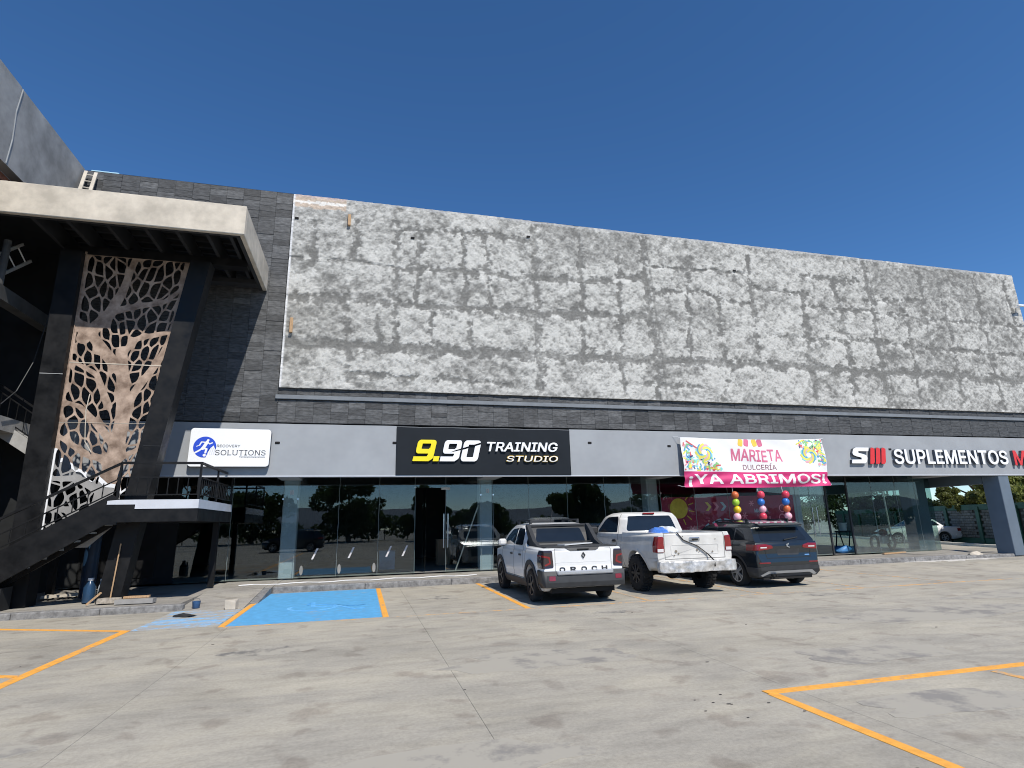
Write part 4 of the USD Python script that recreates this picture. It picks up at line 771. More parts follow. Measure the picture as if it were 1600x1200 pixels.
# balloon strings
bal = {'orange': (.55, .13, .04), 'lime': (.36, .58, .05), 'yellow': (.75, .50, .02), 'pink': (.78, .42, .50), 'red': (.62, .05, .09), 'blue': (.03, .15, .48), 'vermilion': (.60, .14, .05)}
bmat = {k: M('balloon_'+k, v, .28, .04, 3, spec=.5) for k, v in bal.items()}
prof = [(0, -.5), (.035, -.49), (.045, -.47), (.03, -.455)]+[(.40*math.sin(t)**.94*(1+.05*math.cos(t)), -.42*math.cos(t)) for t in np.linspace(.06, math.pi, 16)]
prof[-1] = (0, prof[-1][1])
bmesh = trimesh.creation.revolve(np.array(prof), sections=20)
for x, seq, where in ((12.11, ('orange', 'lime', 'yellow', 'pink'), 'left'), (13.10, ('red', 'blue', 'pink', 'red'), 'middle'), (14.08, ('red', 'blue', 'vermilion', 'pink'), 'right')):
    cd = thing('balloon_string', f'white cord of the {where} column of balloons under the banner', 'cord', (0, 0, 0), 0.0, 'cords of the balloon columns')
    obj('cord', polyline([(x, 17.03, 2.70), (x+.01, 16.98, 2.2), (x-.01, 16.97, 1.55)], .008), m_white, cd)
    for i, c in enumerate(seq):
        zc = 2.42-i*.238; q = bmesh.copy(); q.apply_scale(.305+.012*math.sin(i*5+x)); q.apply_transform(trimesh.transformations.rotation_matrix(math.radians(20*math.sin(i*3+x)), (1, .3, 0)))
        b = thing('balloon', f'{c} balloon, {("topmost", "second", "third", "lowest")[i]} in the {where} column under the banner', 'balloon', (x+.02*math.sin(i*4+x), 16.90, zc), 0.0, 'balloons hanging under the banner')
        obj('balloon_skin', q, bmat[c], b, smooth=True)

# window poster behind the sweet-shop glass
wp = thing('window_poster', 'deep pink window graphic with sun, arrows and flowers inside the sweet shop glass', 'poster', (0, 0, 0))
m_poster = M('poster_pink', (.27, .008, .05), .6, .05, 2)
ppoly = Polygon([(10.55, .25), (10.55, 2.46), (16.25, 2.50), (16.25, .25)])
QY = 19.10
obj('poster_sheet', prism(ppoly, QY, QY+.006), m_poster, wp)
def pp(poly, mat, name, d=.0): obj(name, prism(poly, QY-.004-d, QY-.001-d), mat, wp)
m_pb = M('poster_paleblue', (.36, .46, .56), .6); m_pyel = M('poster_yellow', (.62, .42, .05), .6); m_pdk = M('poster_dark', (.20, .01, .06), .6); m_plt = M('poster_rose', (.70, .22, .30), .6); m_pgr = M('poster_green', (.10, .28, .2), .6)
pp(Point(11.25, 2.06).buffer(.36, 16), m_pyel, 'sun_print')
pp(unary_union([LineString([(11.25+.43*math.cos(a), 2.06+.43*math.sin(a)), (11.25+.62*math.cos(a), 2.06+.62*math.sin(a))]).buffer(.018) for a in np.linspace(-1.2, 1.3, 6)]).intersection(ppoly), m_pyel, 'sun_ray_print')
for k, mt in enumerate((m_pyel, m_plt, m_pb)):
    x = 12.35+k*.32; pp(Polygon([(x, 1.95), (x+.12, 1.95), (x+.26, 2.10), (x+.12, 2.27), (x, 2.27), (x+.14, 2.10)]), mt, 'arrow_print')
blob = unary_union([affinity.scale(Point(13.05, 1.0).buffer(.75, 12), 1, .9), Point(12.55, 1.15).buffer(.38), Point(13.6, 1.25).buffer(.3), affinity.scale(Point(14.25, 1.1).buffer(.42), 1, .8), sbox(12.3, .3, 13.9, 1.0)])
holes_ = unary_union([LineString([(12.5, 1.5), (12.8, 1.2), (12.7, .8)]).buffer(.07), LineString([(13.0, 1.75), (13.1, 1.35), (13.4, 1.2)]).buffer(.06), LineString([(13.5, .9), (13.8, .6)]).buffer(.08), Point(13.2, 1.02).buffer(.13)])
pp(blob.difference(holes_), m_pb, 'cloud_print'); pp(Point(13.2, 1.02).buffer(.09), m_pgr, 'eye_print')
for (x, z, s) in ((14.0, 1.75, .12), (11.75, 1.3, .14), (14.35, 2.2, .1), (15.9, 1.9, .12)):
    pp(unary_union([LineString([(x-s*math.cos(a), z-s*math.sin(a)), (x+s*math.cos(a), z+s*math.sin(a))]).buffer(.016) for a in (0, 1.05, 2.1)]), m_plt, 'flower_print')
for i in range(3):
    a = np.linspace(0, 5, 20); pp(LineString([(15.6+.13*math.cos(t)+.05*i, 1.3+.35*i+.13*math.sin(t)) for t in a]).buffer(.02), m_plt, 'curl_print')
pp(unary_union([LineString([(15.1, .9), (15.1+dx, 1.5+dz)]).buffer(.02) for dx, dz in ((-.35, -.1), (-.2, .1), (0, .2), (.2, .1), (.35, -.1))]), m_plt, 'sprig_print')
obj('poster_lettering', word('MARIETA', 14.45, 15.05, 1.86, 2.0, QY-.001, .003), m_pb, wp); obj('poster_lettering', word('DULCERIA', 14.55, 14.95, 1.72, 1.78, QY-.001, .003, False), m_plt, wp)

# things seen inside the corner shop
bk = thing('bucket', 'white plastic bucket on a stand inside the corner shop', 'bucket', (20.7, 21.5, 1.02))
obj('bucket_body', trimesh.creation.revolve(np.array([(0, 0), (.14, 0), (.165, .34), (.15, .34), (.13, .02), (0, .02)]), sections=20), m_white, bk, smooth=40); obj('rim', trimesh.creation.annulus(.16, .178, .03, sections=20).apply_translation((0, 0, .32)), m_white, bk)
sd = thing('sawhorse', 'dark wooden sawhorse under the white bucket in the corner shop', 'trestle', (20.7, 21.5, .21))
obj('top_board', rbx(-.35, .45, -.15, .15, .74, .81, .01), m_blackplastic, sd)
for sx in (-.3, .4):
    for sy in (-.25, .25): obj('leg', tube((sx, sy, 0), (sx, sy*.3, .74), .025), m_blackplastic, sd)
mb = thing('motorcycle', 'dark motorcycle parked inside the corner shop behind dusty glass', 'motorcycle', (21.5, 20.3, .212), .25)
whl = trimesh.creation.torus(.27, .055, 24, 10)
for x in (-.62, .62):
    w = whl.copy(); w.apply_transform(trimesh.transformations.rotation_matrix(math.pi/2, (1, 0, 0))); obj('wheel', at(w, x, 0, .32), m_tyre, mb, smooth=True)
obj('tank', at(trimesh.creation.icosphere(2, .5), 0, 0, 0).apply_transform(np.diag([.5, .28, .3, 1])).apply_translation((.1, 0, .72)), M('maroon_paint', (.10, .012, .015), .3), mb, smooth=True)
obj('seat', rbx(-.6, -.05, -.11, .11, .68, .76, .03), m_blackplastic, mb); obj('engine', rbx(-.2, .25, -.13, .13, .28, .58, .04), m_alu, mb)
obj('fork', cat([tube((.62, s*.07, .32), (.45, s*.07, .95), .025) for s in (-1, 1)]+[tube((.45, -.33, .98), (.45, .33, .98), .015)]), m_alu, mb); obj('fender', rbx(-.9, -.55, -.07, .07, .6, .66, .02), m_cream, mb)
bg = trimesh.convex.convex_hull(np.random.default_rng(5).normal(size=(60, 3))*np.array([.16, .12, .09])); 
tag(obj('blue_bag', at(bg, 18.62, 19.5, .36), M('bag_blue', (.06, .20, .42), .5, .3, 6), smooth=50), 'crumpled blue bag in the dark doorway of the corner shop', 'bag')
plank('pale timber batten on the sidewalk before the corner shop', (19.6, 18.6, .20), (21.0, 18.9, .20), .1, .05, m_wood)
gd = np.random.default_rng(12); an = np.linspace(0, 2*math.pi, 40, endpoint=False); rr2 = 1+.35*gd.normal(size=40)
tag(obj('dust_patch', slab(Polygon(np.c_[20.9+1.7*np.cos(an)*np.clip(rr2, .5, 1.5), 17.0+.40*np.sin(an)*np.clip(rr2[::-1], .4, 1.5)]).buffer(0), .0005, .006), paint_mat('white_dust', (.60, .57, .52), CON, .60, 5)), kind='structure')
tag(obj('dust_heap', at(trimesh.convex.convex_hull(gd.normal(size=(60, 3))*np.array([.16, .09, .05])), 22.6, 17.35, .12), m_cream), 'small pale heap of plaster rubble on the kerb near the corner column', 'rubble')
# pole leaning on the gym glass, construction clutter
tag(obj('leaning_pole', tube((3.05, 19.45, .215), (3.76, 19.09, 2.28), .022), m_alu), 'thin grey metal pole leaning on the gym window by the door', 'pole')
tag(obj('white_cord', polyline([(-3.2+.35*i, 17.75+.16*math.sin(i*1.7), .175+.006) for i in range(20)], .012), m_white), 'thin white cord lying along the sidewalk', 'cord')
for i, (x, y, w, h, d) in enumerate(((3.05, 22.5, .5, .9, .5), (.9, 21.3, .55, .6, .5))):
    t = thing('cardboard_box' , ('tall brown carton inside the gym near the leaning pole', 'grey-blue crate inside the gym window')[i], 'box', (x, y, .212)); mt = (M('carton', (.30, .19, .12), .8), M('crate_blue', (.12, .2, .28), .7))[i]
    obj('body', rbx(-w/2, w/2, -d/2, d/2, 0, h, .01), mt, t); obj('lid', rbx(-w/2-.01, w/2+.01, -d/2-.01, d/2+.01, h+.001, h+.03, .005), mt, t)
# ---------------------------------------------------------------- vehicles: side x section x plan profiles intersected
def arr(poly):
    p = poly if hasattr(poly, 'area') else Polygon(poly)
    return [np.array(r.coords)[:-1] for g in getattr(p, 'geoms', [p]) for r in [g.exterior, *g.interiors]]
def mex(poly, depth): return m3.Manifold.extrude(m3.CrossSection(arr(poly), m3.FillRule.EvenOdd), depth)
def m_side(poly, W=1.3): return mex(poly, 2*W).transform(np.array([[0, 0, 1, -W], [1, 0, 0, 0], [0, 1, 0, 0]], float))
def m_sec(poly, y0=-2.0, y1=5.0): return mex(poly, y1-y0).transform(np.array([[1, 0, 0, 0], [0, 0, -1, y1], [0, 1, 0, 0]], float))
def m_plan(poly, z0=0.0, z1=2.4): return mex(poly, z1-z0).translate((0, 0, z0))
def mbox(x0, x1, y0, y1, z0, z1): return m3.Manifold.cube((x1-x0, y1-y0, z1-z0)).translate((x0, y0, z0))
def rnd(poly, r, n=5):
    p = poly if hasattr(poly, 'area') else Polygon(poly); return p.buffer(-r).buffer(r, n)
def mir(pts): return pts+[(-x, z) for x, z in reversed(pts)]
class Shape:
    """side (y,z), section (x,z), plan (x,y) polygons; grown(t) is the same solid a little larger"""
    def __init__(s, parts): s.parts = parts; s.cuts = []; s.cache = {}
    def raw(s, t=0.0):
        if t not in s.cache:
            out = m3.Manifold()
            for sd, se, pl in s.parts: out = out + (m_side(sd.buffer(t)) ^ m_sec(se.buffer(t)) ^ m_plan(pl.buffer(t)))
            s.cache[t] = out
        return s.cache[t]
    def body(s):
        b = s.raw()
        for c in s.cuts: b = b - c
        return b
    def patch(s, prism_, t=.004, deep=.004):
        return (s.raw(t) ^ prism_) - s.raw(-deep if deep else 0.0)
def cyl_x(y, z, r, x0, x1, n=40): return m3.Manifold.cylinder(x1-x0, r, r, n).transform(np.array([[0, 0, 1, x0], [1, 0, 0, y], [0, 1, 0, z]], float))
def wheel(parent, x, y, R, w, out, rim, style, hub=.62):
    """a wheel with tyre and rim as sub-parts; out = +1/-1 the outer side"""
    prof = np.array([(R*hub, -w/2+.02), (R*.86, -w/2), (R*.955, -w*.44), (R, -w*.30), (R, w*.30), (R*.955, w*.44), (R*.86, w/2), (R*hub, w/2-.02), (R*hub, -w/2+.02)])
    t = trimesh.creation.revolve(prof, sections=36)
    for k in range(30 if style == 'mud' else 0):
        a = 2*math.pi*k/30
        for s_ in (-1, 1):
            b = trimesh.creation.box((.05, .035, w*.36)); b.apply_translation((R+.001, 0, s_*w*.22)); b.apply_transform(trimesh.transformations.rotation_matrix(a+(.05 if s_ > 0 else 0), (0, 0, 1))); t = trimesh.util.concatenate([t, b])
    def lay(m): v = m.vertices; return trimesh.Trimesh(np.stack([v[:, 2]*out+x, v[:, 0]+y, v[:, 1]*out+R], 1), m.faces, process=False)
    ty = obj('tyre', lay(t), m_tyre, parent, smooth=35)
    Rr = R*hub*1.01; parts = [trimesh.creation.annulus(Rr*.90, Rr, w*.8, sections=36)]
    parts[0].apply_translation((0, 0, 0))
    n = 5 if style != 'mud' else 8
    shapes = [Point(0, 0).buffer(Rr*.22)]
    for k in range(n):
        a = 2*math.pi*k/n
        if style == 'double': 
            for d in (-.16, .16): shapes.append(LineString([(Rr*.15*math.cos(a+d*2), Rr*.15*math.sin(a+d*2)), (Rr*.95*math.cos(a+d), Rr*.95*math.sin(a+d))]).buffer(Rr*.06))
        else: shapes.append(LineString([(0, 0), (Rr*.95*math.cos(a), Rr*.95*math.sin(a))]).buffer(Rr*.11))
    sp = at(extr(unary_union(shapes), .03), 0, 0, w*.5-.05)
    r_ = obj('rim', lay(trimesh.util.concatenate(parts+[sp])), rim, ty, smooth=30)
    obj('brake_disc', lay(at(trimesh.creation.cylinder(Rr*.88, .03, sections=28), 0, 0, w*.1)), m_blackplastic, ty)
    return ty
m_carwhite = M('car_white', (.70, .70, .69), .25, .02, 3, coat=.6, spec=.5)
m_dirtwhite = M('worn_white_paint', (.60, .585, .55), .4, .10, 3.5, spec=.4, coat=.2, detail=9)
m_cargrey = M('car_darkgrey', (.009, .013, .016), .22, .05, 3, coat=.8, spec=.5)
m_gap_c = M('panel_gap', (.010, .010, .010), .8, .05)
m_clad = M('grey_cladding', (.034, .036, .039), .6, .15, 8)
m_silver = M('silver_trim', (.52, .53, .54), .3, .05, metal=.6)
m_rimdark = M('dark_rim', (.03, .03, .032), .4, .1)
m_under = M('underbody', (.012, .012, .012), .9, .3)
def P_(name, man, mat, par, smooth=32):
    if man.is_empty(): return None
    return obj(name, man, mat, par, smooth=smooth)
def half(man, s): return man ^ (mbox(0.0, 3, -9, 9, -1, 4) if s > 0 else mbox(-3, 0.0, -9, 9, -1, 4))

def build_oroch():
    t = thing('pickup_truck', 'clean white double-cab pickup with black fender flares and letters across its tailgate', 'pickup', (4.54, 12.62, 0), 0, 'vehicles parked nose-in at the kerb')
    W = .905
    low = rnd([(-.90, .36), (-.955, .60), (-.945, .70), (-.925, .78), (-.93, 1.06), (-.90, 1.135), (.3, 1.15), (2.3, 1.12), (2.75, 1.08), (3.25, 1.0), (3.6, .86), (3.70, .60), (3.66, .36), (3.5, .27), (-.7, .27)], .03)
    sec = rnd(mir([(.80, .25), (.865, .38), (.895, .62), (W, .86), (.895, 1.0), (.85, 1.12), (.80, 1.17)]), .03)
    plan = rnd([(-W, -.97), (W, -.97), (W, 3.2), (.62, 3.74), (-.62, 3.74), (-W, 3.2)], .14, 8)
    cab = rnd([(.40, 1.0), (.42, 1.12), (.56, 1.42), (.70, 1.60), (.95, 1.655), (1.5, 1.665), (2.0, 1.60), (2.4, 1.40), (2.86, 1.08), (2.86, 1.0)], .05)
    csec = rnd(mir([(.87, 1.0), (.862, 1.13), (.74, 1.50), (.66, 1.62), (.5, 1.67)]), .07)
    cplan = rnd([(-.88, .3), (.88, .3), (.86, 2.5), (.7, 3.0), (-.7, 3.0), (-.86, 2.5)], .10, 6)
    S = Shape([(low, sec, plan), (cab, csec, cplan)])
    for y in (0, 2.83): S.cuts.append(cyl_x(y, .345, .43, -1.3, 1.3))
    P_('body', S.body(), m_carwhite, t)
    obj('chassis', cat([bx(-.70, .70, -.86, 3.5, .24, .55), bx(-.62, .62, -.5, 3.4, .2, .9), tm(cyl_x(0, .35, .09, -.7, .7, 12))]), m_under, t)
    flare = unary_union([Point(y, .345).buffer(.52, 24).difference(Point(y, .345).buffer(.425, 24)).intersection(sbox(-9, .26, 9, 2)) for y in (0, 2.83)])
    sill = sbox(.45, .26, 2.4, .43)
    for s in (-1, 1):
        for yy in (0, 2.83): P_('fender_flare', half(S.patch(m_side(Point(yy, .345).buffer(.53, 24).difference(Point(yy, .345).buffer(.428, 24)).intersection(sbox(-9, .26, 9, 2))), .022), s), m_clad, t)
        P_('sill_cladding', half(S.patch(m_side(sill), .018), s), m_clad, t)
        win = rnd([(.74, 1.16), (.80, 1.42), (.93, 1.53), (1.42, 1.55), (1.42, 1.16)], .03); win2 = rnd([(1.49, 1.155), (1.49, 1.55), (1.95, 1.52), (2.30, 1.36), (2.55, 1.15)], .03)
        for w_ in (win, win2): P_('side_window', half(S.patch(m_side(w_), .004), s), m_darkglass, t)
        seams = unary_union([LineString(l).buffer(.006) for l in ([(.62, .45), (.60, .8), (.66, 1.14)], [(1.46, .43), (1.46, 1.14)], [(2.42, .45), (2.52, .8), (2.60, 1.10)], [(.62, .45), (2.42, .45)], [(.42, .5), (.40, 1.12)])])
        P_('door_seam', half(S.patch(m_side(seams), .002), s), m_gap_c, t)
        for yh in (.82, 1.62): P_('door_handle', half(S.patch(m_side(rnd(sbox(yh-.09, .93, yh+.09, .97), .015)), .025), s), m_blackplastic, t)
        obj('mirror', rbx(min(s*.86, s*1.06), max(s*.86, s*1.06), 2.25, 2.42, 1.12, 1.28, .04), m_carwhite, t)
        obj('roof_rail', cat([bar((s*.60, .85, 1.72), (s*.60, 2.0, 1.73), .035, .035), bx(s*.6-.02, s*.6+.02, .85, .95, 1.62, 1.72), bx(s*.6-.02, s*.6+.02, 1.9, 2.0, 1.58, 1.72)]), m_blackplastic, t)
        obj('sport_bar', side_prism([(-.32, 1.13), (.36, 1.13), (.70, 1.585), (.62, 1.63), (.48, 1.55), (.10, 1.26)], min(s*.70, s*.79), max(s*.70, s*.79)), m_blackplastic, t)
        lamp = rnd([(.665, .75), (.97, .73), (.97, 1.09), (.69, 1.09)], .03)
        if s < 0: lamp = affinity.scale(lamp, -1, 1, origin=(0, 0))
        tl_ = P_('tail_lamp', S.patch(m_sec(lamp, -1.2, -.60), .012), m_darklamp, t)
        cshape = unary_union([LineString([(.90, .98), (.76, .95), (.74, .84), (.84, .80)]).buffer(.018)]); cshape = cshape if s > 0 else affinity.scale(cshape, -1, 1, origin=(0, 0))
        P_('lamp_core', S.patch(m_sec(cshape, -1.2, -.6), .016), m_redlamp, tl_)
        refl = rnd(sbox(.66, .50, .80, .59), .02); refl = refl if s > 0 else affinity.scale(refl, -1, 1, origin=(0, 0))
        B = Shape([(rnd([(-.60, .33), (-1.0, .36), (-1.035, .46), (-1.02, .60), (-.97, .68), (-.60, .70)], .02), rnd(mir([(.84, .3), (.915, .45), (.925, .66), (.91, .75)]), .03), rnd([(-.925, -1.04), (.925, -1.04), (.925, -.4), (-.925, -.4)], .16, 8))])
        if s < 0: P_('rear_bumper', B.body()-cyl_x(0, .345, .44, -1.3, 1.3), m_clad, t)
        P_('reflector', B.patch(m_sec(refl, -1.2, -.8), .006), m_redlamp, t)
    obj('bumper_step', rbx(-.62, .62, -1.055, -.95, .605, .685, .02), m_silver, t)
    obj('sport_bar', cat([bar((-.72, .66, 1.60), (.72, .66, 1.60), .05, .05), bar((-.72, .30, 1.22), (.72, .30, 1.22), .03, .03)]), m_blackplastic, t)
    P_('rear_surround', S.patch(m_sec(rnd([(-.86, 1.16), (.86, 1.16), (.66, 1.60), (-.66, 1.60)], .05), .2, .68), .004), m_blackplastic, t)
    P_('rear_window', S.patch(m_sec(rnd([(-.62, 1.20), (.62, 1.20), (.54, 1.53), (-.54, 1.53)], .05), .2, .9), .008), m_darkglass, t)
    obj('bed_cover', cat([rbx(-.80, .80, -.87, .40, 1.135, 1.165, .01)]), m_blackplastic, t); obj('loose_panel', bar((-.35, -.55, 1.185), (.45, -.15, 1.20), .22, .02), m_carwhite, t)
    for s in (-1, 1): obj('seat_headrest', rbx(s*.35-.12, s*.35+.12, .75, .85, 1.2, 1.42, .04), m_clad, t)
    tg = sbox(-.63, .60, .63, 1.125)
    P_('tailgate_seam', S.patch(m_sec(tg.difference(tg.buffer(-.008)), -1.2, -.6), .002), m_gap_c, t)
    P_('tailgate_crease', S.patch(m_sec(sbox(-.63, .842, .63, .849), -1.2, -.6), .004), m_carwhite, t)
    P_('tailgate_trim', S.patch(m_sec(Polygon([(-.40, 1.16), (-.34, 1.10), (-.28, 1.075), (.28, 1.075), (.34, 1.10), (.40, 1.16)]), -1.2, -.7), .012), m_blackplastic, t)
    obj('tailgate_handle', rbx(-.13, .13, -.955, -.93, 1.09, 1.115, .008), m_under, t)
    lw = [('O', -.48), ('R', -.24), ('O', 0.0), ('C', .23), ('H', .46)]
    for ch, x in lw: obj('tailgate_letter', word(ch, x-.062, x+.062, .665, .755, -.930, .026, True), m_blackplastic, t)
    dia = Polygon([(0, .915), (.045, .98), (0, 1.045), (-.045, .98)]); obj('emblem', prism(dia.difference(affinity.scale(dia, .5, .6)), -.952, -.93), m_blackplastic, t)
    obj('small_badge', word('4x2', .52, .58, .645, .665, -.945, .004), m_blackplastic, t) if False else None
    obj('antenna', tube((0, 1.2, 1.66), (.0, 1.0, 1.95), .008), m_blackplastic, t)
    obj('roof_lamp', rbx(-.35, .35, 1.9, 2.02, 1.66, 1.75, .03), m_blackplastic, t)
    for s in (-1, 1):
        P_('head_lamp', half(S.patch(m_side(rnd(sbox(3.3, .74, 3.75, .92), .03)), .006) , s), m_clearlamp, t)
        for y in (0, 2.83): wheel(t, s*.80, y, .345, .22, s, m_silver if y == 9 else m_rimdark, 'five')
    P_('windscreen', S.patch(m_sec(rnd([(-.66, 1.14), (.66, 1.14), (.58, 1.55), (-.58, 1.55)], .05), 2.0, 2.9), .004), m_darkglass, t)
    obj('grille', rbx(-.55, .55, 3.66, 3.70, .5, .8, .02), m_blackplastic, t)
    return t

def build_ram():
    t = thing('pickup_truck', 'worn white single-cab pickup with crumpled chrome bumper and a strap over the tailgate', 'pickup', (7.53, 13.38, 0), 0, 'vehicles parked nose-in at the kerb')
    W = .985
    low = rnd([(-1.08, .60), (-1.13, .74), (-1.15, 1.30), (-1.12, 1.365), (.78, 1.375), (.80, 1.33), (2.2, 1.31), (2.6, 1.27), (3.4, 1.20), (3.85, 1.06), (3.95, .80), (3.93, .55), (3.7, .45), (-.9, .52)], .03)
    sec = rnd(mir([(.84, .44), (.90, .56), (.955, .78), (W, .95), (.985, 1.08), (.93, 1.26), (.915, 1.39)]), .03)
    plan = rnd([(-W, -1.15), (W, -1.15), (W, 3.3), (.75, 3.98), (-.75, 3.98), (-W, 3.3)], .07, 6)
    cab = rnd([(.86, 1.1), (.86, 1.34), (.95, 1.70), (1.04, 1.84), (1.30, 1.885), (1.75, 1.875), (2.1, 1.78), (2.70, 1.29), (2.7, 1.1)], .05)
    csec = rnd(mir([(.925, 1.1), (.915, 1.34), (.80, 1.74), (.72, 1.86), (.55, 1.90)]), .08)
    cplan = rnd([(-.93, .8), (.93, .8), (.92, 2.5), (.75, 2.8), (-.75, 2.8), (-.92, 2.5)], .10, 6)
    S = Shape([(low, sec, plan), (cab, csec, cplan)])
    for y in (0, 3.06): S.cuts.append(cyl_x(y, .42, .53, -1.3, 1.3))
    S.cuts.append(mbox(-.80, .80, -1.07, .72, .84, 1.8))
    S.cuts.append(mbox(-1.2, 1.2, .76, .79, .45, 1.8))
    P_('body', S.body(), m_dirtwhite, t)
    obj('chassis', cat([bx(-.62, -.48, -1.1, 3.7, .42, .60), bx(.48, .62, -1.1, 3.7, .42, .60), bx(-.80, .80, -1.06, .71, .78, .82), bx(-.75, .75, .85, 3.5, .5, 1.0)]), m_under, t)
    obj('rear_axle', cat([tm(cyl_x(0, .41, .06, -.8, .8, 14)), at(trimesh.creation.icosphere(2, .17), .0, 0, .41), bx(-.56, -.50, -.75, .8, .44, .49), bx(.50, .56, -.75, .8, .44, .49), tube((.1, -1.0, .50), (.1, .2, .52), .045)]), m_under, t, smooth=30)
    obj('exhaust_pipe', tube((.58, -1.15, .46), (.5, .3, .5), .035, 12), m_clad, t)
    for s in (-1, 1):
        win = rnd([(1.10, 1.37), (1.16, 1.72), (1.24, 1.78), (1.85, 1.77), (2.05, 1.68), (2.42, 1.37)], .03)
        P_('side_window', half(S.patch(m_side(win), .004), s), m_darkglass, t)
        seams = unary_union([LineString(l).buffer(.007) for l in ([(1.02, .62), (1.0, 1.0), (1.03, 1.36), (1.12, 1.84)], [(2.35, .62), (2.42, 1.0), (2.46, 1.34)], [(1.02, .62), (2.35, .62)])])
        P_('door_seam', half(S.patch(m_side(seams), .002), s), m_gap_c, t)
        P_('door_handle', half(S.patch(m_side(rnd(sbox(1.08, 1.13, 1.28, 1.19), .02)), .03), s), m_blackplastic, t)
        obj('mirror', rbx(min(s*.95, s*1.22), max(s*.95, s*1.22), 2.25, 2.36, 1.32, 1.52, .04), m_blackplastic, t)
        lamp = rnd([(.80, .93), (1.0, .93), (1.0, 1.28), (.80, 1.28)], .03); lamp = lamp if s > 0 else affinity.scale(lamp, -1, 1, origin=(0, 0))
        tl_ = P_('tail_lamp', S.patch(m_sec(lamp, -1.3, -.98), .016), m_redlamp, t)
        rev = sbox(.815, .945, .965, 1.015) ; rev = rev if s > 0 else affinity.scale(rev, -1, 1, origin=(0, 0))
        P_('reverse_lamp', S.patch(m_sec(rev, -1.3, -1.1), .020), m_clearlamp, tl_)
        for y in (0, 3.06): wheel(t, s*.86, y, .415, .29, s, m_rimdark, 'mud', .56)
        P_('head_lamp', half(S.patch(m_side(rnd(sbox(3.6, .92, 4.0, 1.1), .03)), .006), s), m_clearlamp, t)
        arch = Point(0, .42).buffer(.585, 24).difference(Point(0, .42).buffer(.528, 24)).intersection(sbox(-9, .5, 9, 2))
        P_('arch_lip', half(S.patch(m_side(arch), .010), s), m_dirtwhite, t)
    tg = sbox(-.785, .775, .785, 1.36)
    P_('tailgate_seam', S.patch(m_sec(tg.difference(tg.buffer(-.010)), -1.3, -1.05), .002), m_gap_c, t)
    tin = rnd(sbox(-.62, .87, .62, 1.10), .04)
    P_('tailgate_press', S.patch(m_sec(tin.difference(tin.buffer(-.015)), -1.3, -1.05), .007), m_dirtwhite, t)
    hd = obj('tailgate_handle', rbx(-.14, .14, -1.175, -1.145, 1.17, 1.25, .015), m_chrome, t); obj('handle_recess', rbx(-.08, .08, -1.180, -1.174, 1.185, 1.225, .002), m_under, hd)
    obj('tailgate_scuff', cat([prism(Point(x, z).buffer(r0, 5), -1.156, -1.152) for x, z, r0 in ((-.5, .95, .03), (-.44, .9, .02), (.05, .97, .025), (.1, .93, .012), (-.55, .86, .015), (.55, 1.2, .012), (-.3, 1.28, .012), (.45, .92, .02))]), M('scuff_brown', (.20, .17, .13), .8), t)
    S_ = [(-.45, -1.165, 1.37), (-.30, -1.168, 1.20), (.05, -1.168, 1.06), (.32, -1.168, .86), (.38, -1.30, .72), (.36, -1.34, .60)]
    obj('strap', cat([bar(S_[i], S_[i+1], .012, .035, (0, 1, 0)) for i in range(len(S_)-1)]), m_under, t)
    # dented chrome bumper
    bmp = m_sec(rnd([(-.98, .50), (.98, .50), (1.0, .60), (.98, .74), (-.98, .74), (-1.0, .6)], .03), -1.34, -1.12) ^ m_plan(rnd([(-1.0, -1.24), (-.8, -1.33), (.8, -1.33), (1.0, -1.24), (1.0, -1.0), (-1.0, -1.0)], .04))
    bmp = bmp.refine_to_length(.035); bt = tm(bmp); v = bt.vertices; nn = meshkit.fbm(np.c_[v[:, 0]*4, v[:, 1]*3, v[:, 2]*7], 3, 8)-.5
    v[:, 1] += np.where(v[:, 1] < -1.2, nn*.07+.05*np.exp(-((v[:, 0]-.3)**2)/.02)*np.clip((.74-v[:, 2])/.2, 0, 1), 0); v[:, 2] += nn*.02
    bt = trimesh.Trimesh(v, bt.faces, process=True)
    obj('rear_bumper', bt, M('scuffed_chrome', (.52, .505, .48), .38, .30, 7, metal=.35, rough_var=.15), t, smooth=50)
    P_('rear_window', S.patch(m_sec(rnd([(-.74, 1.40), (.74, 1.40), (.62, 1.78), (-.62, 1.78)], .05), .8, 1.12), .004), m_darkglass, t)
    obj('third_brake_lamp', rbx(-.17, .17, .98, 1.03, 1.82, 1.865, .008), m_redlamp, t)
    P_('windscreen', S.patch(m_sec(rnd([(-.76, 1.34), (.76, 1.34), (.66, 1.78), (-.66, 1.78)], .05), 1.9, 2.8), .004), m_darkglass, t)
    obj('grille', rbx(-.5, .5, 3.9, 3.98, .7, 1.08, .03), m_chrome, t); obj('front_bumper', rbx(-.98, .98, 3.8, 4.08, .45, .68, .05), m_chrome, t)
    g = np.random.default_rng(4)
    def heap(n, c, s): p = g.normal(size=(n, 3)); p /= np.linalg.norm(p, axis=1, keepdims=True); p *= g.uniform(.75, 1.1, (n, 1)); return at(trimesh.convex.convex_hull(p*np.array(s)), *c)
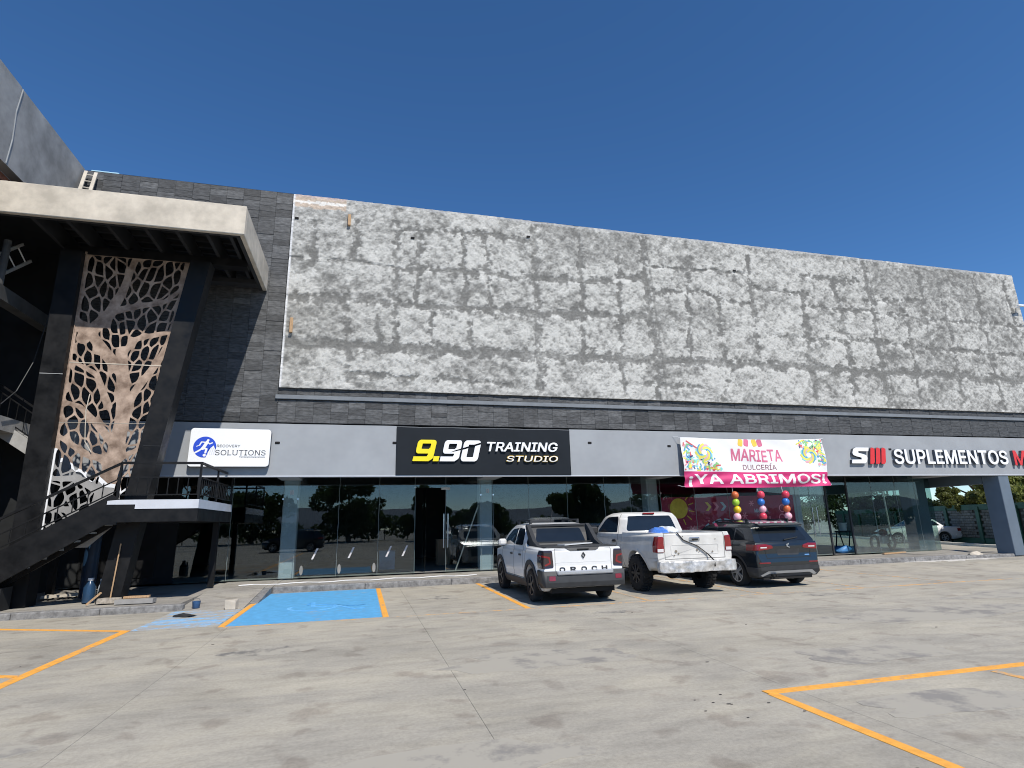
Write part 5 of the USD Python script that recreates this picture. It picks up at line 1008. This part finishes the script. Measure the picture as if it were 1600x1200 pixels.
    for nm, lab, c, s_, mt in (('plastic_sheet', 'crumpled blue plastic sheet lying in the worn pickup bed', (-.45, -.30, 1.36), (.24, .3, .13), M('sheet_blue', (.06, .18, .55), .35, .2, 6)), ('plastic_sheet', 'crumpled white plastic sheet heaped in the worn pickup bed', (-.12, -.10, 1.36), (.26, .4, .16), M('sheet_white', (.62, .64, .66), .4, .12, 6))):
        q = heap(70, c, s_); q = q.subdivide().subdivide(); n_ = meshkit.fbm(q.vertices*9, 3, 2)-.5; q.vertices += q.vertex_normals*n_[:, None]*.09
        o = tag(obj(nm, at(q, 7.53, 13.38, 0), mt, None, smooth=25), lab, 'plastic sheet')
    return t

def build_ateca():
    t = thing('suv', 'dark grey SUV with silver wheels parked beside the worn white pickup', 'car', (10.16, 13.22, 0), 0, 'vehicles parked nose-in at the kerb')
    W = .92
    low = rnd([(-.74, .27), (-.86, .42), (-.885, .60), (-.85, .80), (-.865, .98), (-.82, 1.07), (0, 1.10), (1.8, 1.07), (2.35, 1.05), (3.0, .94), (3.38, .78), (3.45, .55), (3.38, .30), (3.2, .24), (-.5, .24)], .03)
    sec = rnd(mir([(.80, .22), (.87, .36), (.90, .60), (W, .82), (.90, .98), (.87, 1.10), (.80, 1.13)]), .03)
    plan = rnd([(-W, -.89), (W, -.89), (W, 2.9), (.6, 3.48), (-.6, 3.48), (-W, 2.9)], .20, 8)
    cab = rnd([(-.80, .95), (-.80, 1.06), (-.55, 1.42), (-.62, 1.50), (-.30, 1.565), (.4, 1.60), (1.0, 1.575), (1.45, 1.46), (2.25, 1.05), (2.25, .95)], .03)
    csec = rnd(mir([(.875, .95), (.865, 1.08), (.74, 1.44), (.64, 1.56), (.45, 1.605)]), .07)
    cplan = rnd([(-.87, -.85), (.87, -.85), (.88, 1.4), (.75, 2.3), (-.75, 2.3), (-.88, 1.4)], .16, 8)
    S = Shape([(low, sec, plan), (cab, csec, cplan)])
    for y in (0, 2.63): S.cuts.append(cyl_x(y, .34, .40, -1.3, 1.3))
    P_('body', S.body(), m_cargrey, t)
    obj('chassis', cat([bx(-.70, .70, -.75, 3.2, .20, .6), bx(-.62, .62, -.4, 3.1, .2, .9)]), m_under, t)
    for s in (-1, 1):
        for w_ in ([(-.42, 1.12), (-.22, 1.37), (.02, 1.43), (.02, 1.12)], [(.07, 1.12), (.07, 1.44), (.82, 1.45), (.82, 1.10)], [(.88, 1.10), (.88, 1.445), (1.25, 1.40), (1.80, 1.10)]):
            P_('side_window', half(S.patch(m_side(rnd(w_, .025)), .004), s), m_darkglass, t)
        seams = unary_union([LineString(l).buffer(.006) for l in ([(.30, .45), (.08, .80), (.05, 1.10)], [(.85, .38), (.85, 1.10)], [(1.80, .40), (1.92, .8), (1.9, 1.06)], [(.30, .40), (1.80, .40)])])
        P_('door_seam', half(S.patch(m_side(seams), .002), s), m_gap_c, t)
        for yh in (.22, 1.02): P_('door_handle', half(S.patch(m_side(rnd(sbox(yh-.09, .93, yh+.09, .965), .015)), .025), s), m_cargrey, t)
        for yy in (0, 2.63): P_('wheel_arch_trim', half(S.patch(m_side(Point(yy, .34).buffer(.465, 24).difference(Point(yy, .34).buffer(.398, 24)).intersection(sbox(-9, .24, 9, 2))), .012), s), m_clad, t)
        P_('sill_trim', half(S.patch(m_side(sbox(.42, .23, 2.2, .37)), .012), s), m_clad, t)
        obj('mirror', rbx(min(s*.87, s*1.05), max(s*.87, s*1.05), 1.55, 1.70, 1.08, 1.22, .04), m_cargrey, t)
        obj('roof_rail', cat([bar((s*.60, -.28, 1.615), (s*.60, 1.15, 1.60), .03, .03)]+[bx(s*.6-.015, s*.6+.015, y-.05, y+.05, 1.53, 1.605) for y in (-.22, .45, 1.08)]), m_blackplastic, t)
        lamp = rnd([(.42, .93), (.60, .90), (.95, .88), (.95, 1.02), (.62, 1.03), (.45, .99)], .02); lamp = lamp if s > 0 else affinity.scale(lamp, -1, 1, origin=(0, 0))
        tl_ = P_('tail_lamp', S.patch(m_sec(lamp, -1.1, -.50), .010), m_redlamp, t)
        core = sbox(.60, .935, .78, .965); core = core if s > 0 else affinity.scale(core, -1, 1, origin=(0, 0)); P_('lamp_core', S.patch(m_sec(core, -1.1, -.5), .013), m_clearlamp, tl_)
        ref = sbox(.55, .575, .84, .605); ref = ref if s > 0 else affinity.scale(ref, -1, 1, origin=(0, 0)); P_('reflector', S.patch(m_sec(ref, -1.1, -.5), .006), m_redlamp, t)
        for y in (0, 2.63): wheel(t, s*.80, y, .34, .22, s, m_silver, 'double', .70)
        P_('head_lamp', half(S.patch(m_side(rnd(sbox(2.95, .72, 3.5, .86), .03)), .006), s), m_clearlamp, t)
    P_('rear_window', S.patch(m_sec(rnd([(-.68, 1.10), (.68, 1.10), (.58, 1.40), (-.58, 1.40)], .05), -1, -.35), .004), m_darkglass, t)
    obj('spoiler', side_prism([(-.74, 1.475), (-.70, 1.455), (-.40, 1.50), (-.40, 1.555), (-.60, 1.525)], -.63, .63), m_cargrey, t)
    P_('hatch_seam', S.patch(m_sec(unary_union([LineString([(-.60, 1.05), (-.66, .93), (-.62, .70), (.62, .70), (.66, .93), (.60, 1.05)]).buffer(.007)]), -1.2, -.5), .002), m_gap_c, t)
    P_('plate_recess', S.patch(m_sec(rnd([(-.30, .76), (.30, .76), (.34, .90), (-.34, .90)], .02), -1.2, -.7), .003), m_blackplastic, t)
    P_('lower_bumper', S.patch(m_sec(rnd([(-.9, .22), (.9, .22), (.92, .48), (.55, .52), (-.55, .52), (-.92, .48)], .02), -1.2, -.44), .014), m_clad, t)
    P_('silver_skid', S.patch(m_sec(Polygon([(-.80, .30), (-.62, .40), (.62, .40), (.80, .30), (.74, .27), (.58, .34), (-.58, .34), (-.74, .27)]), -1.2, -.5), .026), m_silver, t)
    obj('exhaust_tip', cat([trimesh.creation.cylinder(.03, segment=[(x, -.88, .30), (x, -.6, .30)], sections=14) for x in (-.48, -.40)]), m_under, t)
    P_('badge', S.patch(m_sec(sbox(.47, .74, .60, .765), -1.2, -.7), .006), m_chrome, t)
    obj('emblem', prism(unary_union([LineString([(-.04, 1.0), (.03, 1.03), (-.03, .97), (.04, .94)]).buffer(.012)]), -.885, -.86), m_chrome, t)
    obj('rear_wiper', bar((-.02, -.79, 1.12), (.42, -.74, 1.17), .02, .02), m_blackplastic, t)
    P_('windscreen', S.patch(m_sec(rnd([(-.70, 1.08), (.70, 1.08), (.6, 1.48), (-.6, 1.48)], .05), 1.2, 2.3), .004), m_darkglass, t)
    obj('grille', rbx(-.45, .45, 3.40, 3.46, .48, .72, .02), m_blackplastic, t)
    return t

def build_sedan(loc, rz):
    t = thing('sedan', 'white compact sedan parked along the green block wall', 'car', loc, rz, None)
    low = rnd([(-.95, .30), (-1.05, .5), (-1.03, .90), (-.2, .95), (1.9, .92), (2.9, .80), (3.25, .62), (3.25, .35), (3.0, .22), (-.6, .22)], .04)
    sec = rnd(mir([(.74, .2), (.82, .4), (.84, .7), (.80, .93), (.74, .97)]), .03); plan = rnd([(-.84, -1.06), (.84, -1.06), (.84, 2.8), (.6, 3.28), (-.6, 3.28), (-.84, 2.8)], .15, 6)
    cab = rnd([(-.25, .85), (-.02, .98), (.38, 1.34), (.9, 1.40), (1.35, 1.33), (2.1, .92), (2.1, .85)], .04); csec = rnd(mir([(.79, .85), (.78, .97), (.62, 1.36), (.45, 1.41)]), .06); cplan = rnd(sbox(-.8, -.4, .8, 2.2), .1)
    S = Shape([(low, sec, plan), (cab, csec, cplan)])
    for y in (0, 2.5): S.cuts.append(cyl_x(y, .30, .36, -1.2, 1.2))
    P_('body', S.body(), m_carwhite, t); obj('chassis', bx(-.66, .66, -.7, 3.0, .18, .7), m_under, t)
    for s in (-1, 1):
        for w_ in ([(.14, 1.0), (.42, 1.27), (.78, 1.31), (.78, .99)], [(.84, .99), (.84, 1.31), (1.28, 1.27), (1.78, .98)]): P_('side_window', half(S.patch(m_side(rnd(w_, .02)), .004), s), m_darkglass, t)
        P_('door_seam', half(S.patch(m_side(unary_union([LineString(l).buffer(.006) for l in ([(.2, .4), (.1, .95)], [(.81, .3), (.81, .97)], [(1.8, .3), (1.85, .95)])])), .002), s), m_gap_c, t)
        lamp = sbox(.5, .66, .9, .82); lamp = lamp if s > 0 else affinity.scale(lamp, -1, 1, origin=(0, 0)); P_('tail_lamp', S.patch(m_sec(lamp, -1.1, -.7), .006), m_redlamp, t)
        obj('mirror', rbx(min(s*.8, s*.95), max(s*.8, s*.95), 1.6, 1.72, .95, 1.06, .03), m_carwhite, t)
        for y in (0, 2.5): wheel(t, s*.74, y, .30, .19, s, m_silver, 'five')
    P_('rear_window', S.patch(m_sec(rnd([(-.6, 1.0), (.6, 1.0), (.5, 1.3), (-.5, 1.3)], .04), -.4, .4), .004), m_darkglass, t)
    P_('windscreen', S.patch(m_sec(rnd([(-.64, .97), (.64, .97), (.52, 1.3), (-.52, 1.3)], .04), 1.2, 2.2), .004), m_darkglass, t)
    P_('rear_bumper', S.patch(m_sec(sbox(-.9, .36, .9, .52), -1.1, -.6), .03), m_carwhite, t)
    return t
oroch = build_oroch(); ram = build_ram(); suv = build_ateca()
sedan = build_sedan((33.3, 27.6, 0), math.radians(66))

# ---------------------------------------------------------------- what stands to the right and behind
m_green = M('wall_green', (.018, .075, .050), .7, .2, 2); m_block = M('wall_block', (.10, .105, .10), .9, .2, 5, .3, 40, rand=.25); m_mortar = M('wall_mortar', (.035, .04, .038), .95, .2)
wall = thing('block_wall', 'grey hollow-block garden wall with green pilasters and green top band', 'wall', (0, 0, 0))
wa, wb = np.array([28.2, 13.6]), np.array([41.0, 43.2]); wd = (wb-wa)/np.linalg.norm(wb-wa); wn = np.array([-wd[1], wd[0]]); WL = np.linalg.norm(wb-wa); wr = math.atan2(wd[1], wd[0])
def wplace(m):   # local x along the wall, y behind it, z up
    m = tm(m); v = m.vertices; p = wa+v[:, :1]*wd-v[:, 1:2]*wn; return trimesh.Trimesh(np.c_[p, v[:, 2]], m.faces[:, ::-1] if False else m.faces, process=False)
obj('wall_core', wplace(bx(0, WL, .03, .2, -.05, 2.08)), m_mortar, wall)
obj('base_band', wplace(rbx(0, WL, -.02, .03, -.05, .30, .01)), m_green, wall); obj('top_band', wplace(rbx(0, WL, -.02, .22, 1.82, 2.12, .01)), m_green, wall)
pil = [3.0+3.05*i for i in range(10)]
for x in pil: obj('pilaster', wplace(rbx(x-.16, x+.16, -.07, .03, -.05, 1.98, .015)), m_green, wall)
blocks = []
for c in range(10):
    z = .315+c*.15; x = 0+(c % 2)*.2
    while x < WL-.4:
        if not any(abs(x+.2-p) < .34 for p in pil): blocks.append((x+.008, x+.392, z+.012, z+.140))
        x += .40
blocks.sort(key=lambda b: abs((b[0]+b[1])/2-11))
rb_ = random.Random(3)
for b in blocks[:290]: obj('block', wplace(rbx(b[0], b[1], -.006-rb_.uniform(0, .008), .035, b[2], b[3], .006)), m_block, wall)
tag(obj('blocks_remaining', wplace(cat([bx(b[0], b[1], -.006, .035, b[2], b[3]) for b in blocks[290:]])), m_block, wall), kind='stuff')
sk = []
struct('far_kerb', wplace(rbx(0, WL, -1.9, -1.6, -.05, .13, .02)), M('pale_kerb', (.50, .48, .43), .9))
def leaves(n, sampler, size, seed, flat=.0):
    g = np.random.default_rng(seed); c = sampler(g, n); k = len(c)
    d = g.normal(size=(k, 3)); d[:, 2] = np.abs(d[:, 2])*.6+.1; d /= np.linalg.norm(d, axis=1, keepdims=True)
    u = np.cross(d, g.normal(size=(k, 3))); u /= np.linalg.norm(u, axis=1, keepdims=True); w = np.cross(d, u); s = size*g.uniform(.6, 1.4, (k, 1))
    v = np.stack([c-u*s, c+w*s*.5, c+u*s, c-w*s*.5], 1).reshape(-1, 3); i = np.arange(k)*4
    return trimesh.Trimesh(v, np.vstack([np.c_[i, i+1, i+2], np.c_[i, i+2, i+3]]), process=False)
def clumps(centres, radii, squash=.8):
    centres, radii = np.array(centres, float), np.array(radii, float)
    def f(g, n):
        i = g.choice(len(centres), n, p=radii**2/np.sum(radii**2)); d = g.normal(size=(n, 3)); d /= np.linalg.norm(d, axis=1, keepdims=True); r = g.uniform(.45, 1.08, (n, 1))**.6
        p = centres[i]+d*r*radii[i, None]*np.array([1, 1, squash]); return p[p[:, 2] > .15]
    return f
def crown_clumps(seed, R, z0, z1, n):
    g = np.random.default_rng(seed); out, rad = [], []
    for _ in range(n):
        t = g.uniform(); z = z0+(z1-z0)*t; w = R*math.sin(math.pi*(.15+.8*t))**.7; a = g.uniform(0, 6.28); rr_ = w*math.sqrt(g.uniform())
        out.append((rr_*math.cos(a), rr_*math.sin(a), z)); rad.append(g.uniform(.16, .34)*R)
    return out, rad
def tree(label, x, y, h, R, nleaf, seed, mat, size=.16, group=None, name='tree', z0=.3):
    t = thing(name, label, 'tree', (x, y, 0), 0, group); g = np.random.default_rng(seed)
    seg = [tm(mb) for mb in []]; top = h*.55; segs = []
    prev = np.array([0, 0, 0.]); n = 5
    for i in range(n):
        nx = np.array([g.normal()*.06*h*.3, g.normal()*.06*h*.3, top*(i+1)/n]); r0, r1 = .045*h*(1-i/n*.7), .045*h*(1-(i+1)/n*.7)
        c = trimesh.creation.cone if False else None
        segs.append(trimesh.convex.convex_hull(np.vstack([trimesh.creation.cylinder(r0, .01, sections=8).vertices+prev, trimesh.creation.cylinder(r1, .01, sections=8).vertices+nx]))); prev = nx
        if i >= 2:
            for _ in range(2):
                a = g.uniform(0, 6.28); e = nx+np.array([math.cos(a)*R*.6, math.sin(a)*R*.6, h*.22]); segs.append(tube(nx, e, r1*.5, 6))
    obj('trunk', cat(segs), m_bark, t)
    c, r = crown_clumps(seed, R, h*z0, h*.92, 26); obj('crown', leaves(nleaf, clumps(c, r), size, seed+1), mat, t)
    return t
# climbing hedge on the wall
def hedge(label, s0, s1, z0, z1, off, n, seed, mat, size, name='hedge', cat_='hedge'):
    g = np.random.default_rng(seed); cs, rs = [], []
    m = int((s1-s0)*5)
    for _ in range(m):
        s = g.uniform(s0, s1); q = wa+wd*s-wn*(off+g.uniform(-.3, .5)); z = g.uniform(z0, z1)*(1+.12*math.sin(s*1.7)); cs.append((q[0], q[1], z)); rs.append(g.uniform(.2, .42))
    t = thing(name, label, cat_, (0, 0, 0)); obj('foliage', leaves(n, clumps(cs, rs), size, seed+5), mat, t)
    st_ = []
    for k in range(int((s1-s0)/1.5)):
        q = wa+wd*(s0+k*1.5+.4)-wn*(off+.1); st_.append(tube((q[0], q[1], 0), (q[0]+.1, q[1]-.1, z1*.8), .035, 6))
    obj('stem', cat(st_), m_bark, t)
hedge('dense green vine hedge spilling over the block wall', 6.5, 17.0, 2.15, 2.95, .30, 30000, 12, m_leafy, .075)
hedge('low leafy shrub covering the far end of the block wall top', 17.2, 29, 2.05, 2.7, .30, 16000, 15, m_leafd, .09, 'shrub', 'shrub')
tree('big olive tree rising behind the vine hedge at the right edge', 33.5, 19.2, 5.6, 2.6, 9000, 31, m_leafy, .13, 'trees beyond the block wall', z0=.2)
tree('bushy dull green tree behind the wall beside the utility pole', 41.5, 30.5, 5.6, 3.2, 9000, 32, m_leafy, .14, 'trees beyond the block wall', z0=.2)
tree('dark distant tree beyond the far end of the block wall', 46.5, 47, 5.6, 3.4, 7000, 33, m_leafd, .16, 'trees beyond the block wall', z0=.15)
tree('small dark tree furthest left beyond the block wall', 41.0, 49, 4.6, 3.0, 6000, 34, m_leafd, .16, 'trees beyond the block wall', z0=.15)
up_ = thing('utility_pole', 'thick wooden utility pole behind the block wall', 'pole', (48.5, 41.5, 0), 0.0, 'utility poles behind the wall'); obj('shaft', tube((0, 0, 0), (0, 0, 9), .24, 12), m_bark, up_); obj('cross_arm', bar((-1, 0, 8.3), (1, 0, 8.3), .1, .12), m_bark, up_)
for i, (x, y) in enumerate(((50.5, 45.5), (52.5, 46.0))):
    t = thing('utility_pole', ('thin far pole just left of the thick wooden pole', 'thinnest far pole, second to the left of the thick wooden pole')[i], 'pole', (x-i*4, y+i*4, 0), 0.0, 'utility poles behind the wall'); obj('shaft', tube((0, 0, 0), (0, 0, 7.2), .09, 8), m_alu, t); obj('cross_arm', bar((-.6, 0, 5.0), (.6, 0, 5.0), .06, .06), m_alu, t)
lp = thing('signpost', 'thin leaning metal post behind the corner glass', 'post', (29.8, 27.5, 0)); obj('post', tube((0, 0, 0), (-.1, 0, 4.2), .04, 8), m_alu, lp); obj('base_plate', rbx(-.15, .15, -.15, .15, 0, .03, .005), m_alu, lp)
# across the car park, mirrored in the shop windows
for i, (x, y, h, R, n, m_, lab) in enumerate(((-1.5, -37, 7.4, 4.6, 9000, m_leafd, 'broad dark tree mirrored in the gym window'), (7.2, -33, 6.4, 2.6, 6000, m_leafd, 'slim tree mirrored beside the gym door'),
        (15.5, -36, 4.2, 4.0, 7000, m_leafd, 'wide low tree mirrored above the white pickups'), (27.0, -33, 7.2, 4.0, 9000, m_leafd, 'tall dark tree mirrored left of the sweet shop'), (-13, -40, 6.0, 5, 7000, m_leafd, 'rounded tree mirrored in the leftmost shop window'), (42, -36, 7.0, 5.5, 7000, m_leafd, 'large tree mirrored in the sweet shop window'))):
    tree(lab, x, y, h, R, n, 60+i, m_, .22, 'trees across the car park', z0=.18)
bh = thing('boundary_hedge', 'long dark boundary hedge across the car park mirrored in the windows', 'hedge', (0, 0, 0))
g_ = np.random.default_rng(2); obj('foliage', leaves(26000, clumps([(x, -41+g_.uniform(-1, 1), g_.uniform(.6, 2.3)+.5*math.sin(x*.21)) for x in np.arange(-60, 95, .7)], [g_.uniform(.7, 1.3) for _ in np.arange(-60, 95, .7)]), .26, 3), m_leafd, bh)
obj('stem', cat([tube((x, -41, 0), (x, -41, 2), .06, 6) for x in range(-60, 95, 3)]), m_bark, bh)
nx_ = 160; xx = np.linspace(-6000, 9000, nx_); hh = 90+260*meshkit.fbm(np.c_[xx/1500, xx*0, xx*0], 5, 4)
mv = np.vstack([np.c_[xx, np.full(nx_, -5200), np.full(nx_, -5)], np.c_[xx, np.full(nx_, -6000), hh], np.c_[xx, np.full(nx_, -7200), np.full(nx_, -5)]]); ii = np.arange(nx_-1)
struct('hills', trimesh.Trimesh(mv, np.vstack([np.vstack([np.c_[ii+k*nx_, ii+1+k*nx_, ii+(k+1)*nx_], np.c_[ii+1+k*nx_, ii+1+(k+1)*nx_, ii+(k+1)*nx_]])[:, ::-1] for k in (0, 1)]), process=False), M('hill_slope', (.10, .13, .17), .95, .15, .003), smooth=True)  # blue-grey base colour carries the distance haze, no haze volume
copy_of(suv, 'suv', 'dark SUV parked across the lane, mirrored low in the clinic window', 'car', (-3.6, -9.0, 0), math.pi*.5, 'vehicles parked across the lane')
copy_of(ram, 'pickup_truck', 'pale pickup parked across the lane, mirrored beside the gym door', 'pickup', (5.6, -8.0, 0), 0.0, 'vehicles parked across the lane')
